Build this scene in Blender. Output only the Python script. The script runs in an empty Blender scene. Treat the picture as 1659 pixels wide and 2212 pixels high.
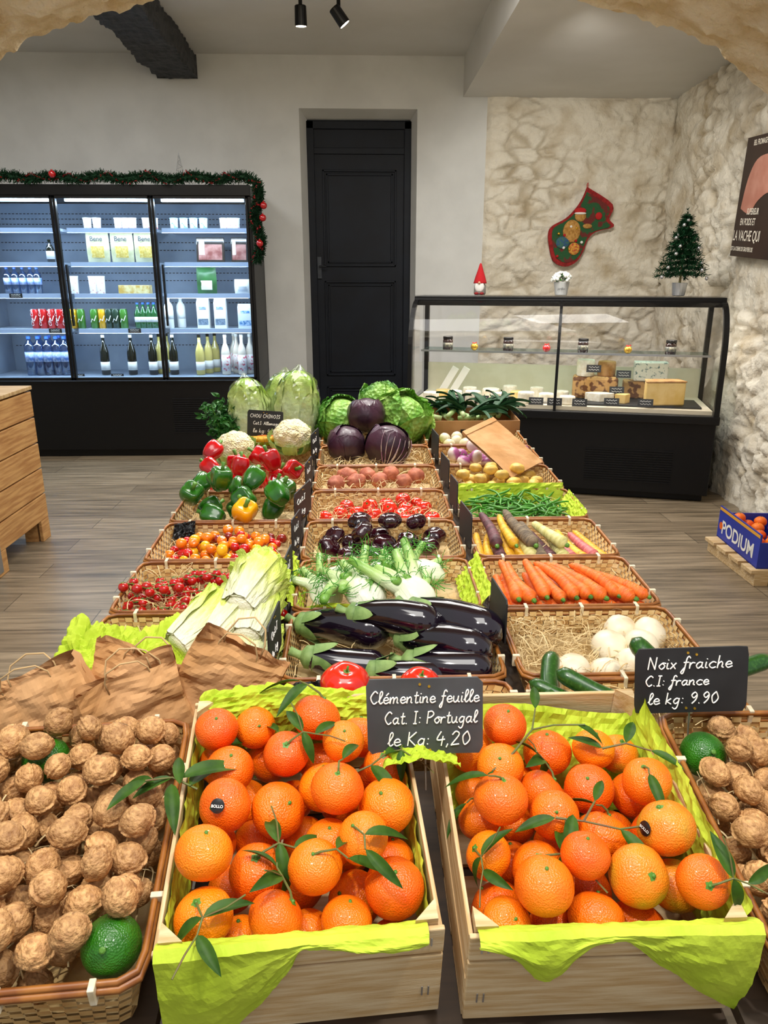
import bpy, math, random
from mathutils import Vector, Matrix, noise
R=random.Random(7)
sc=bpy.context.scene
COL=sc.collection
pi=math.pi
# ---------------------------------------------------------------- helpers
def lin(h):
    h=h.lstrip('#'); r=[int(h[i:i+2],16)/255 for i in (0,2,4)]
    return tuple([(c/12.92 if c<=.04045 else ((c+.055)/1.055)**2.4) for c in r])+(1,)
def T(x,y,z): return Matrix.Translation((x,y,z))
def RX(a): return Matrix.Rotation(math.radians(a),4,'X')
def RY(a): return Matrix.Rotation(math.radians(a),4,'Y')
def RZ(a): return Matrix.Rotation(math.radians(a),4,'Z')
def S(x,y=None,z=None):
    if y is None: y=z=x
    return Matrix.Diagonal((x,y,z,1))
I4=Matrix.Identity(4)
def nz(x,y,z=0.0): return noise.noise(Vector((x,y,z)))
def mat(name,c1,c2=None,sc=8,rough=.5,metal=0,bump=0,bsc=60,spec=.5,coat=0,emit=0,ecol=None,rand=0,stretch=None,
        trans=0,alpha=1,sss=0,det=4,lo=.38,hi=.62,axis=None,stops=None,rng=(0,1),dist=0,bvor=False,hue=0,attr=None,acol=None):
    m=bpy.data.materials.new(name); m.use_nodes=True
    nt=m.node_tree; N=nt.nodes; L=nt.links
    b=N['Principled BSDF']; b.inputs['Roughness'].default_value=rough; b.inputs['Metallic'].default_value=metal
    b.inputs['Specular IOR Level'].default_value=spec; b.inputs['Coat Weight'].default_value=coat
    b.inputs['Coat Roughness'].default_value=.08
    b.inputs['Transmission Weight'].default_value=trans; b.inputs['Alpha'].default_value=alpha
    if sss:
        b.inputs['Subsurface Weight'].default_value=sss; b.inputs['Subsurface Scale'].default_value=.01
    tc=N.new('ShaderNodeTexCoord'); mp=N.new('ShaderNodeMapping'); L.new(tc.outputs['Object'],mp.inputs[0])
    if stretch: mp.inputs['Scale'].default_value=stretch
    col=None
    if stops:
        sx=N.new('ShaderNodeSeparateXYZ'); L.new(tc.outputs['Object'],sx.inputs[0])
        mr=N.new('ShaderNodeMapRange'); mr.inputs[1].default_value=rng[0]; mr.inputs[2].default_value=rng[1]
        L.new(sx.outputs[axis],mr.inputs[0]); out=mr.outputs[0]
        if dist:
            n=N.new('ShaderNodeTexNoise'); n.inputs['Scale'].default_value=sc; L.new(mp.outputs[0],n.inputs[0])
            ma=N.new('ShaderNodeMath'); ma.operation='MULTIPLY_ADD'; ma.inputs[1].default_value=dist
            L.new(n.outputs[0],ma.inputs[0]); L.new(out,ma.inputs[2])
            ms=N.new('ShaderNodeMath'); ms.operation='SUBTRACT'; ms.inputs[1].default_value=dist*.5
            L.new(ma.outputs[0],ms.inputs[0]); out=ms.outputs[0]
        cr=N.new('ShaderNodeValToRGB'); L.new(out,cr.inputs[0])
        e=cr.color_ramp.elements
        while len(e)<len(stops): e.new(.5)
        for i,(p,c) in enumerate(stops): e[i].position=p; e[i].color=lin(c)
        col=cr.outputs[0]
    elif c2:
        n=N.new('ShaderNodeTexNoise'); n.inputs['Scale'].default_value=sc; n.inputs['Detail'].default_value=det
        L.new(mp.outputs[0],n.inputs[0])
        cr=N.new('ShaderNodeValToRGB'); L.new(n.outputs[0],cr.inputs[0])
        e=cr.color_ramp.elements; e[0].position=lo; e[1].position=hi; e[0].color=lin(c1); e[1].color=lin(c2)
        col=cr.outputs[0]
    else:
        b.inputs['Base Color'].default_value=lin(c1)
    if attr:
        at=N.new('ShaderNodeAttribute'); at.attribute_name=attr
        mx=N.new('ShaderNodeMixRGB'); L.new(at.outputs['Fac'],mx.inputs[0]); mx.inputs[1].default_value=lin(acol); L.new(col,mx.inputs[2]); col=mx.outputs[0]
    if (rand or hue):
        if col is None:
            rg=N.new('ShaderNodeRGB'); rg.outputs[0].default_value=lin(c1); col=rg.outputs[0]
        oi=N.new('ShaderNodeObjectInfo'); hs=N.new('ShaderNodeHueSaturation')
        mr=N.new('ShaderNodeMapRange'); mr.inputs[3].default_value=1-rand; mr.inputs[4].default_value=1+rand
        L.new(oi.outputs['Random'],mr.inputs[0]); L.new(mr.outputs[0],hs.inputs['Value'])
        mh=N.new('ShaderNodeMapRange'); mh.inputs[3].default_value=.5-hue; mh.inputs[4].default_value=.5+hue
        L.new(oi.outputs['Random'],mh.inputs[0]); L.new(mh.outputs[0],hs.inputs['Hue'])
        L.new(col,hs.inputs['Color']); col=hs.outputs[0]
    if col is not None: L.new(col,b.inputs['Base Color'])
    if bump:
        if bvor:
            n=N.new('ShaderNodeTexVoronoi'); o='Distance'
        else:
            n=N.new('ShaderNodeTexNoise'); o=0; n.inputs['Detail'].default_value=4
        n.inputs['Scale'].default_value=bsc; L.new(mp.outputs[0],n.inputs[0])
        bp=N.new('ShaderNodeBump'); bp.inputs['Strength'].default_value=min(1,bump); bp.inputs['Distance'].default_value=.004*max(1,bump)
        L.new(n.outputs[o],bp.inputs['Height']); L.new(bp.outputs[0],b.inputs['Normal'])
    if emit:
        b.inputs['Emission Color'].default_value=lin(ecol or c1); b.inputs['Emission Strength'].default_value=emit
    return m
def thin_glass(name,refl=.07,tint='#ffffff',rough=.02,fac2=0):
    m=bpy.data.materials.new(name); m.use_nodes=True
    nt=m.node_tree; N=nt.nodes; L=nt.links; N.remove(N['Principled BSDF'])
    t=N.new('ShaderNodeBsdfTransparent'); t.inputs[0].default_value=lin(tint)
    g=N.new('ShaderNodeBsdfGlossy'); g.inputs['Roughness'].default_value=rough
    lw=N.new('ShaderNodeLayerWeight'); lw.inputs[0].default_value=.25
    ma=N.new('ShaderNodeMath'); ma.operation='MULTIPLY_ADD'; ma.inputs[1].default_value=.6; ma.inputs[2].default_value=refl
    L.new(lw.outputs['Fresnel'],ma.inputs[0])
    ma.inputs[1].default_value=.35
    mx=N.new('ShaderNodeMixShader'); L.new(ma.outputs[0],mx.inputs[0]); L.new(t.outputs[0],mx.inputs[1]); L.new(g.outputs[0],mx.inputs[2])
    L.new(mx.outputs[0],N['Material Output'].inputs[0]); return m

class G:
    def __init__(s): s.v=[]; s.f=[]; s.m=[]
    def add(s,vs,fs,mi=0,M=None):
        o=len(s.v)
        if M is not None: s.v+=[tuple(M@Vector(p)) for p in vs]
        else: s.v+=[tuple(p) for p in vs]
        s.f+=[tuple(i+o for i in f) for f in fs]; s.m+=[mi]*len(fs); return s
    def box(s,x0,x1,y0,y1,z0,z1,mi=0,M=None):
        vs=[(x0,y0,z0),(x1,y0,z0),(x1,y1,z0),(x0,y1,z0),(x0,y0,z1),(x1,y0,z1),(x1,y1,z1),(x0,y1,z1)]
        return s.add(vs,[(0,3,2,1),(4,5,6,7),(0,1,5,4),(1,2,6,5),(2,3,7,6),(3,0,4,7)],mi,M)
    def tube(s,pts,rad,n=8,mi=0,M=None,cap=True,closed=False,flat=1.0):
        pts=[Vector(p) for p in pts]; k=len(pts)
        if not isinstance(rad,(list,tuple)): rad=[rad]*k
        vs=[]; up=None
        for i,p in enumerate(pts):
            if closed: d=pts[(i+1)%k]-pts[(i-1)%k]
            else: d=pts[min(i+1,k-1)]-pts[max(i-1,0)]
            if d.length<1e-9: d=Vector((0,0,1))
            d.normalize()
            if up is None:
                up=Vector((0,0,1)) if abs(d.z)<.9 else Vector((1,0,0))
            a=up-d*up.dot(d)
            if a.length<1e-6: a=Vector((1,0,0))-d*d.x
            a.normalize(); up=a; b=d.cross(a)
            for j in range(n):
                t=2*pi*j/n; vs.append(p+a*(rad[i]*math.cos(t)*flat)+b*(rad[i]*math.sin(t)))
        fs=[]
        for i in range(k if closed else k-1):
            i2=(i+1)%k
            for j in range(n):
                j2=(j+1)%n; fs.append((i*n+j,i*n+j2,i2*n+j2,i2*n+j))
        if cap and not closed:
            fs.append(tuple(range(n-1,-1,-1))); fs.append(tuple((k-1)*n+j for j in range(n)))
        return s.add(vs,fs,mi,M)
    def lathe(s,prof,n=20,mi=0,M=None):
        vs=[];fs=[];k=len(prof)
        for r,z in prof:
            for j in range(n):
                t=2*pi*j/n; vs.append((max(r,1e-5)*math.cos(t),max(r,1e-5)*math.sin(t),z))
        for i in range(k-1):
            for j in range(n):
                j2=(j+1)%n; fs.append((i*n+j,i*n+j2,(i+1)*n+j2,(i+1)*n+j))
        fs.append(tuple(range(n-1,-1,-1))); fs.append(tuple((k-1)*n+j for j in range(n)))
        return s.add(vs,fs,mi,M)
    def grid(s,fn,nu,nv,mi=0,M=None):
        vs=[fn(i/nu,j/nv) for j in range(nv+1) for i in range(nu+1)]
        fs=[(j*(nu+1)+i,j*(nu+1)+i+1,(j+1)*(nu+1)+i+1,(j+1)*(nu+1)+i) for j in range(nv) for i in range(nu)]
        return s.add(vs,fs,mi,M)
    def ball(s,r,fn=None,n=20,m=12,mi=0,M=None):
        vs=[(0,0,-1)];fs=[]
        for i in range(1,m):
            e=-pi/2+pi*i/m
            for j in range(n):
                t=2*pi*j/n; vs.append((math.cos(e)*math.cos(t),math.cos(e)*math.sin(t),math.sin(e)))
        vs.append((0,0,1)); out=[]
        for v in vs:
            v=Vector(v)
            if fn: q=fn(v); v=q if isinstance(q,Vector) else v*q
            out.append(v*r)
        for j in range(n):
            j2=(j+1)%n; fs.append((0,1+j2,1+j)); fs.append((len(vs)-1,1+(m-2)*n+j,1+(m-2)*n+j2))
        for i in range(m-2):
            for j in range(n):
                j2=(j+1)%n; fs.append((1+i*n+j,1+i*n+j2,1+(i+1)*n+j2,1+(i+1)*n+j))
        return s.add(out,fs,mi,M)
    def leaf(s,L,W,mi=0,M=None,fold=.25,curl=.3,nu=8,wave=0,base=0.0):
        def f(u,v):
            x=u*L; w=W*.5*(math.sin(pi*min(1,(base+(1-base)*u))**.85)**.8 if u<1 else 0.0)
            y=(v*2-1)*w
            return (x,y,abs(v*2-1)*w*fold*2-curl*L*u*u+wave*math.sin(u*17+v*3)*W*(abs(v*2-1)))
        return s.grid(f,nu,4,mi,M)
def _mesh(g,name,mats,smooth):
    me=bpy.data.meshes.new(name); me.from_pydata([tuple(v) for v in g.v],[],g.f)
    for m in (mats if isinstance(mats,(list,tuple)) else [mats]): me.materials.append(m)
    for p,mi in zip(me.polygons,g.m): p.material_index=mi; p.use_smooth=smooth
    me.update(); return me
def part(g,name,mats,parent,M=None,smooth=False,bevel=0,label=None,kind=None):
    o=bpy.data.objects.new(name,_mesh(g,name,mats,smooth)); COL.objects.link(o)
    if parent is not None: o.parent=parent
    if M is not None: o.matrix_basis=M
    if bevel:
        b=o.modifiers.new('Bevel','BEVEL'); b.width=bevel; b.segments=2; b.limit_method='ANGLE'
    if label: o['label']=label
    if kind: o['kind']=kind
    return o
def lab(l): return l if len(l.split())>=4 else l+' on the produce stand'
def thing(g,name,mats,label,cat,M=None,smooth=False,bevel=0,group=None,kind=None):
    o=part(g,name,mats,None,M,smooth,bevel,lab(label),kind); o['category']=cat
    if group: o['group']=group
    return o
def empty(name,label,cat,M=None):
    o=bpy.data.objects.new(name,None); COL.objects.link(o); o.empty_display_size=.05
    if M is not None: o.matrix_basis=M
    o['label']=label; o['category']=cat; return o
PROTOS=[]
def proto(o): PROTOS.append(o); return o
KIDS={}
def kids(o):
    if o.name not in KIDS: KIDS[o.name]=[c for c in o.children]
    return KIDS[o.name]
def inst(p,M,label=None,group=None):
    n=p.copy(); COL.objects.link(n); n.matrix_basis=M
    if label: n['label']=lab(label)
    if group: n['group']=group
    for c in kids(p):
        k=c.copy(); COL.objects.link(k); k.parent=n
        for c2 in kids(c):
            k2=c2.copy(); COL.objects.link(k2); k2.parent=k
    return n
def struct(g,name,mats,M=None,smooth=False,bevel=0):
    return part(g,name,mats,None,M,smooth,bevel,None,'structure')
def rrot(rg=R): return RZ(rg.uniform(0,360))@RX(rg.uniform(0,360))@RY(rg.uniform(0,360))
def pile(hw,hd,z0,n,r0,r1,seed,tries=40,heap=0,pre=()):
    rg=random.Random(seed); P=list(pre)
    for i in range(n):
        r=rg.uniform(r0,r1); best=None
        for k in range(tries):
            x=rg.uniform(-hw+r,hw-r); y=rg.uniform(-hd+r,hd-r); z=z0+r
            for (a,b,c,q) in P:
                d=(a-x)**2+(b-y)**2; s=(r+q)**2
                if d<s: z=max(z,c+math.sqrt(s-d))
            sc_=z+heap*((x/hw)**2+(y/hd)**2)
            if best is None or sc_<best[0]: best=(sc_,x,y,z)
        P.append((best[1],best[2],best[3],r))
    return P[len(pre):]
def text(s,size,M,m,parent,name='lettering',bold=0,shear=0,align='CENTER',sx=1):
    cu=bpy.data.curves.new(name,'FONT'); cu.body=s; cu.size=size; cu.shear=shear; cu.offset=bold; cu.align_x=align
    o=bpy.data.objects.new(name+'_tmp',cu); COL.objects.link(o); bpy.context.view_layer.update()
    me=bpy.data.meshes.new_from_object(o.evaluated_get(bpy.context.evaluated_depsgraph_get()))
    bpy.data.objects.remove(o); me.materials.clear(); me.materials.append(m)
    n=bpy.data.objects.new(name,me); COL.objects.link(n)
    if parent is not None: n.parent=parent
    n.matrix_basis=M@S(sx,1,1); return n
# ---------------------------------------------------------------- handwriting
GL={'c':(.9,[[(.8,.85),(.4,1),(.05,.5),(.4,0),(.85,.15)]]),
'l':(.6,[[(0,.3),(.45,1.5),(.32,2),(.12,1.6),(.15,.3),(.35,0),(.6,.25)]]),
'e':(.85,[[(.05,.5),(.7,.6),(.5,1),(.2,.9),(.05,.45),(.35,0),(.85,.25)]]),
'm':(1.3,[[(0,1),(.05,0),(.12,.6),(.38,1),(.52,.7),(.52,0),(.58,.6),(.85,1),(1,.7),(1,.15),(1.2,.05)]]),
'n':(.9,[[(0,1),(.05,0),(.1,.6),(.42,1),(.6,.7),(.6,.15),(.8,.05)]]),
't':(.7,[[(.3,1.8),(.25,.3),(.4,0),(.65,.15)],[(0,1.15),(.62,1.22)]]),
'i':(.42,[[(.1,1),(.1,.15),(.35,.05)],[(.12,1.45),(.16,1.55)]]),
'f':(.75,[[(.75,1.7),(.55,2),(.35,1.6),(.28,0),(.15,-.8),(-.08,-.6),(.25,.15)],[(.05,1),(.65,1.05)]]),
'u':(.95,[[(0,1),(.05,.3),(.3,0),(.6,.4),(.65,1),(.65,.2),(.9,.05)]]),
'a':(.98,[[(.7,.85),(.35,1),(.05,.5),(.3,0),(.65,.4),(.7,1),(.7,.2),(.95,.05)]]),
'.':(.4,[[(.08,0),(.14,.1)]]),
'I':(.7,[[(.3,2),(.3,0)],[(.05,2),(.55,2)],[(.05,0),(.55,0)]]),
':':(.5,[[(.15,.15),(.2,.25)],[(.15,.9),(.2,1)]]),
'P':(1,[[(.1,0),(.1,2)],[(.1,1.9),(.6,2),(.9,1.5),(.5,1),(.1,.95)]]),
'o':(.85,[[(.4,1),(.05,.5),(.4,0),(.72,.5),(.4,1),(.8,.95)]]),
'r':(.7,[[(0,1),(.05,0),(.08,.6),(.3,.95),(.6,.9)]]),
'g':(.9,[[(.7,.85),(.35,1),(.05,.5),(.3,.05),(.65,.4),(.7,1),(.62,-.5),(.35,-.9),(.05,-.6)]]),
'K':(1.1,[[(.1,2),(.1,0)],[(.9,2),(.12,1)],[(.12,1),(.95,0)]]),
'k':(.9,[[(.1,2),(.1,0)],[(.65,1),(.12,.5)],[(.12,.5),(.75,0)]]),
'4':(1.05,[[(.4,2),(.05,.8),(.95,.85)],[(.68,1.3),(.62,-.1)]]),
',':(.5,[[(.2,.15),(.08,-.35)]]),
'2':(1.1,[[(.05,1.5),(.4,2),(.8,1.5),(.1,.05),(.2,0),(.95,.1)]]),
'0':(1.1,[[(.5,2),(.08,1.2),(.4,0),(.9,.8),(.5,2)]]),
'9':(1.0,[[(.75,1.5),(.4,1),(.1,1.5),(.45,2),(.76,1.5),(.7,.7),(.3,0)]]),
'5':(1.0,[[(.8,2),(.2,1.95),(.15,1.1),(.6,1.2),(.8,.6),(.4,0),(.05,.2)]]),
'N':(1.2,[[(.1,0),(.1,2)],[(.1,2),(.9,0)],[(.9,0),(.9,2)]]),
'H':(1.1,[[(.1,0),(.1,2)],[(.85,0),(.85,2)],[(.1,1),(.85,1)]]),
'O':(1.3,[[(.6,2),(.08,1),(.6,0),(1.1,1),(.6,2)]]),
'U':(1.1,[[(.1,2),(.12,.5),(.45,0),(.8,.5),(.85,2)]]),
'S':(1,[[(.8,1.7),(.45,2),(.1,1.5),(.7,.6),(.4,0),(.05,.3)]]),
'A':(1.1,[[(.05,0),(.5,2)],[(.5,2),(.95,0)],[(.2,.7),(.8,.7)]]),
'C':(1.1,[[(.95,1.7),(.55,2),(.08,1),(.55,0),(1,.3)]]),
'x':(.8,[[(.05,1),(.65,0)],[(.65,1),(.05,0)]]),
'h':(.9,[[(.1,2),(.08,0),(.12,.6),(.42,1),(.6,.7),(.6,.15),(.8,.05)]])}
GL['E']=(.9,[[(.8,2),(.1,2),(.1,0),(.8,0)],[(.1,1),(.7,1)]])
def crom(P,k=5):
    if len(P)<3: return P
    o=[]; n=len(P)
    for i in range(n-1):
        a=P[max(i-1,0)];b=P[i];c=P[i+1];d=P[min(i+2,n-1)]
        for j in range(k):
            t=j/k
            o.append(tuple(.5*(2*b[q]+(c[q]-a[q])*t+(2*a[q]-5*b[q]+4*c[q]-d[q])*t*t+(3*b[q]-a[q]-3*c[q]+d[q])*t**3) for q in range(2)))
    o.append(P[-1]); return o
def hand(g,s,x0,y0,h,w=None,pen=.0012,slant=.12,z=0.0):
    tot=0
    for ch in s:
        b={'é':'e',' ':None}.get(ch,ch); tot+=.6 if b is None else GL[b][0]*1.08
    k=(w/tot) if w else h
    x=0
    for ch in s:
        if ch==' ': x+=.6; continue
        b='e' if ch=='é' else ch; wd,st=GL[b]
        st=list(st)
        if ch=='é': st=st+[[(.35,1.3),(.65,1.7)]]
        for q in st:
            g.tube([(x0+(x+px+slant*py)*k,z,y0+py*h) for px,py in crom(q)],pen,5,cap=True)
        x+=wd*1.08
# ---------------------------------------------------------------- materials
white_wall=mat('white_plaster','#d4d5d3','#cbccca',sc=3,rough=.9,bump=.15,bsc=40)
ceil_m=mat('ceiling_paint','#d6d5d1','#cfcec9',sc=2,rough=.9)
stone_m=mat('limewashed_stone','#dfd8c8','#b5a486',sc=4.5,rough=.95,bump=2.6,bsc=38,det=10,lo=.46,hi=.74,attr='crevice_tone',acol='#9c8c70')  # darker tan in joints and hollows: relief shade painted into the colour
arch_m=mat('arch_stone','#f2e6cc','#d6c096',sc=9,rough=.95,bump=3.5,bsc=70,det=9)
black_m=mat('black_metal','#0b0b0d',rough=.4,spec=.3)
blackm2=mat('black_matt','#0c0c0e','#111114',sc=10,rough=.6,spec=.25)
door_m=mat('navy_black_paint','#070c16','#0a111c',sc=6,rough=.55,spec=.25)
beam_m=mat('dark_beam_wood','#2a2c30','#3c3e42',sc=10,stretch=(3,.6,3),rough=.7,bump=2.5,bsc=30)
def floor_mat():
    m=bpy.data.materials.new('wood_look_tiles'); m.use_nodes=True; nt=m.node_tree;N=nt.nodes;L=nt.links
    b=N['Principled BSDF']; b.inputs['Roughness'].default_value=.36
    tc=N.new('ShaderNodeTexCoord'); br=N.new('ShaderNodeTexBrick'); L.new(tc.outputs['Object'],br.inputs[0])
    br.inputs['Scale'].default_value=1; br.inputs['Brick Width'].default_value=1.15; br.inputs['Row Height'].default_value=.19
    br.inputs['Mortar Size'].default_value=.0025; br.inputs['Color1'].default_value=lin('#aa9b86'); br.inputs['Color2'].default_value=lin('#8c7e6b')
    br.inputs['Mortar'].default_value=lin('#62584c'); br.offset=.37
    mp=N.new('ShaderNodeMapping'); mp.inputs['Scale'].default_value=(1.2,16,1); L.new(tc.outputs['Object'],mp.inputs[0])
    n=N.new('ShaderNodeTexNoise'); n.inputs['Scale'].default_value=2.2; n.inputs['Detail'].default_value=6; L.new(mp.outputs[0],n.inputs[0])
    cr=N.new('ShaderNodeValToRGB'); L.new(n.outputs[0],cr.inputs[0]); e=cr.color_ramp.elements
    e[0].position=.3;e[1].position=.7;e[0].color=lin('#918c80');e[1].color=lin('#fff9ee')
    mx=N.new('ShaderNodeMixRGB'); mx.blend_type='MULTIPLY'; mx.inputs[0].default_value=.9
    L.new(br.outputs[0],mx.inputs[1]);L.new(cr.outputs[0],mx.inputs[2]);L.new(mx.outputs[0],b.inputs['Base Color']); return m
floor_m=floor_mat()
pineX=mat('crate_wood','#dcc297','#c4a06c',sc=10,stretch=(1,10,14),rough=.65,bump=.25,bsc=60)
pineY=mat('crate_side_wood','#dcc297','#c4a06c',sc=10,stretch=(14,1,14),rough=.65,bump=.25,bsc=60)
binw=mat('bin_pine_wood','#c99a5f','#a97743',sc=5,stretch=(6,1,14),rough=.6,bump=.2)
wickA=mat('bamboo_strip_light','#dfc28c','#cda768',sc=30,rough=.55)
wickB=mat('bamboo_strip_dark','#d2aa6c','#b98a4e',sc=30,rough=.55)
rim_m=mat('bamboo_rim','#a06528','#80481a',sc=30,rough=.45,coat=.1)
wrap_m=mat('cane_wrap','#e9dcc0','#d2bf98',sc=60,rough=.5)
straw_m=mat('straw','#dcc594','#bf9f66',sc=20,rough=.7)
lime_m=mat('lime_tissue','#c4d644','#a8c02c',sc=10,rough=.65,bump=.5,bsc=50,lo=.3,hi=.7,spec=.2)
kraft=mat('kraft_paper','#cfa070','#ba8a58',sc=12,rough=.8,bump=.25,bsc=40,spec=.2)
cordm=mat('paper_cord','#c0a070',rough=.8)
slate=mat('slate_board','#17181a','#232426',sc=12,rough=.6)
slate2=mat('slate_board_grey','#3d4043','#4a4d50',sc=12,rough=.65)
chalk=mat('chalk_ink','#f3f1ea',rough=.8,emit=.1)
chrome=mat('brushed_metal','#b9bcc0',rough=.3,metal=.9)
orange_m=mat('clementine_peel','#f6790c','#ee6306',sc=16,rough=.34,bump=.32,bsc=520,bvor=True,spec=.45,coat=.12,rand=.10,hue=.009,sss=.04)
orangeg=mat('clementine_peel_greenish','#ee7a10','#a39a26',sc=20,rough=.34,bump=.3,bsc=520,bvor=True,coat=.12,lo=.42,hi=.70)
leafd=mat('citrus_leaf','#3a5a16','#25430e',sc=40,rough=.5,spec=.2)
twig=mat('twig','#5e6b2c','#6a5430',sc=50,rough=.6)
limeg=mat('lime_peel','#2f7412','#1c560a',sc=30,rough=.34,bump=.3,bsc=450,bvor=True,coat=.15)
walm=mat('walnut_shell','#d6a56c','#9c6d3e',sc=100,rough=.6,bump=1.0,bsc=200,rand=.14,lo=.36,hi=.70,det=6,attr='crevice_tone',acol='#86582f')
redp=mat('red_pepper_skin','#cc0a14','#a80510',sc=10,rough=.2,coat=.5,rand=.1)
grp=mat('green_pepper_skin','#2c7016','#19520c',sc=14,rough=.22,coat=.5,rand=.12)
yelp=mat('yellow_pepper_skin','#f6b30a','#ee9d04',sc=10,rough=.22,coat=.5)
gstem=mat('green_stem','#5a8c2c','#3f6c1e',sc=30,rough=.5)
cherry=mat('cherry_tomato_skin','#cf1210','#a90808',sc=20,rough=.15,coat=.6,rand=.12)
tomat=mat('tomato_skin','#dc2a12','#c11b0b',sc=8,rough=.16,coat=.6,rand=.1)
tomor=mat('orange_tomato_skin','#f08a10','#e06606',sc=20,rough=.16,coat=.6,rand=.12)
tomyl=mat('yellow_tomato_skin','#efb818','#e09a10',sc=20,rough=.16,coat=.6,rand=.1)
tomdk=mat('brown_tomato_skin','#8c2014','#5a180e',sc=20,rough=.16,coat=.6,rand=.12)
darkt=mat('black_tomato_skin','#340a16','#18060e',sc=18,rough=.12,coat=.8)
eggp=mat('aubergine_skin','#0c0510','#160818',sc=8,rough=.1,coat=.9)
eggc=mat('aubergine_calyx','#87a35e','#5d7d3e',sc=30,rough=.6,bump=.4)
fenw=mat('fennel_skin','#e8ecd0',stops=[(0,'#efeede'),(.45,'#e2eac6'),(.75,'#aecd78'),(1,'#76a842')],axis=2,rng=(0,.16),rough=.4,bump=.4,bsc=30,stretch=(6,6,1),coat=.1)
frond=mat('fennel_frond','#4c9a28','#347a1e',sc=40,rough=.6)
carr=mat('carrot_skin','#ee7a28','#e06218',sc=25,stretch=(5,1,1),rough=.5,bump=.7,bsc=40,rand=.08)
cary=mat('yellow_carrot_skin','#e9b62a','#cf9418',sc=25,stretch=(5,1,1),rough=.5,bump=.7,bsc=40,rand=.1)
carp=mat('purple_carrot_skin','#6b3c42','#4a2a2e',sc=25,stretch=(5,1,1),rough=.6,bump=.7,bsc=40,rand=.1)
carw=mat('white_carrot_skin','#dcd592','#bcb468',sc=25,stretch=(5,1,1),rough=.5,bump=.6,bsc=40)
care=mat('dark_parsnip_skin','#5d5042','#87765e',sc=30,stretch=(5,1,1),rough=.8,bump=1,bsc=50)
carpk=mat('pink_carrot_skin','#d0706a','#b0525a',sc=25,stretch=(5,1,1),rough=.5,bump=.6,bsc=40)
beanm=mat('green_bean_skin','#4a9228','#35721c',sc=30,rough=.4,rand=.15)
turnw=mat('white_turnip_skin','#e8dcc0','#bf9c6a',sc=14,rough=.45,lo=.52,hi=.80,coat=.05)
turnp=mat('purple_turnip_skin','#efe6dc',stops=[(0,'#e6dccc'),(.5,'#e0ccc6'),(.62,'#a85c8c'),(1,'#8a3f72')],axis=2,rng=(-.03,.03),dist=.2,sc=30,rough=.35)
onw=mat('white_onion_skin','#e8e0ca','#d2c6a2',sc=20,rough=.35)
potm=mat('potato_skin','#dfb95a','#c49a42',sc=30,rough=.5,bump=.3,rand=.08)
swp=mat('sweet_potato_skin','#bf7050','#9a503a',sc=30,rough=.65,bump=.6,rand=.1)
zucm=mat('courgette_skin','#1f4a12','#3c6c24',sc=160,rough=.3,coat=.2,lo=.5,hi=.75)
savm=mat('savoy_leaf','#6aa634','#a4c862',sc=14,rough=.5,bump=1.8,bsc=70,bvor=True,det=2)
savi=mat('savoy_leaf_dark','#4a8628','#86b44c',sc=14,rough=.5,bump=1.8,bsc=70,bvor=True,det=2)
redc=mat('red_cabbage_leaf','#452338','#291420',sc=9,rough=.4,bump=.7,bsc=30,coat=.1)
redv=mat('red_cabbage_vein','#d8ccb4','#8f6280',sc=30,rough=.5)
chim=mat('napa_leaf','#dfe9a6',stops=[(0,'#ecebd8'),(.35,'#e4ebc0'),(.7,'#cbdb7e'),(1,'#a2c64c')],axis=2,rng=(0,.26),dist=.45,sc=26,rough=.45,bump=1.4,bsc=60)
endm=mat('endive_leaf','#eef0c8',stops=[(0,'#eceace'),(.25,'#e6ebb2'),(.5,'#d6e272'),(.8,'#bcd444'),(1,'#9cc030')],axis=0,rng=(0,.17),dist=.45,sc=34,rough=.4,bump=1,bsc=50,stretch=(1,4,4),coat=.08)
cauw=mat('cauliflower_curd','#eadfbe','#d2c390',sc=40,rough=.8,bump=1.2,bsc=170,bvor=True)
caul=mat('cauliflower_leaf','#8fb25a','#b9cc84',sc=20,rough=.5)
herbm=mat('herb_leaf','#357a2a','#20561e',sc=30,rough=.5)
leekl=mat('leek_leaf','#3a6440','#1d4428',sc=20,stretch=(1,12,1),rough=.5,spec=.3)
leekw=mat('leek_shank','#c9dca0','#8fb56c',sc=20,rough=.4)
card=mat('brown_cardboard','#b08455','#9c7044',sc=8,rough=.8)
plast=thin_glass('clear_plastic_film',.08,'#f4f8f4',.12)
glass=thin_glass('clear_glass',.03)
glassf=thin_glass('fridge_glass',.02,'#eef6fc')
# ================================================================ ROOM
g=G(); g.box(-3.8,3.3,-1.5,6.95,-.05,0); struct(g,'floor',floor_m)
g=G(); g.box(-3.8,3.3,2.4,6.95,3.09,3.14); struct(g,'ceiling',ceil_m)
g=G(); g.box(.87,3.2,2.5,6.7,2.8,3.09); struct(g,'ceiling_soffit',ceil_m)
g=G(); g.box(-3.8,-.46,6.7,6.9,0,3.09); g.box(.5,1.07,6.7,6.9,0,3.09); g.box(-.46,.5,6.7,6.9,2.71,3.09); g.box(-3.8,3.3,6.92,6.97,0,3.09)
g.box(1.07,3.2,6.78,6.9,0,3.09)
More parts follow.
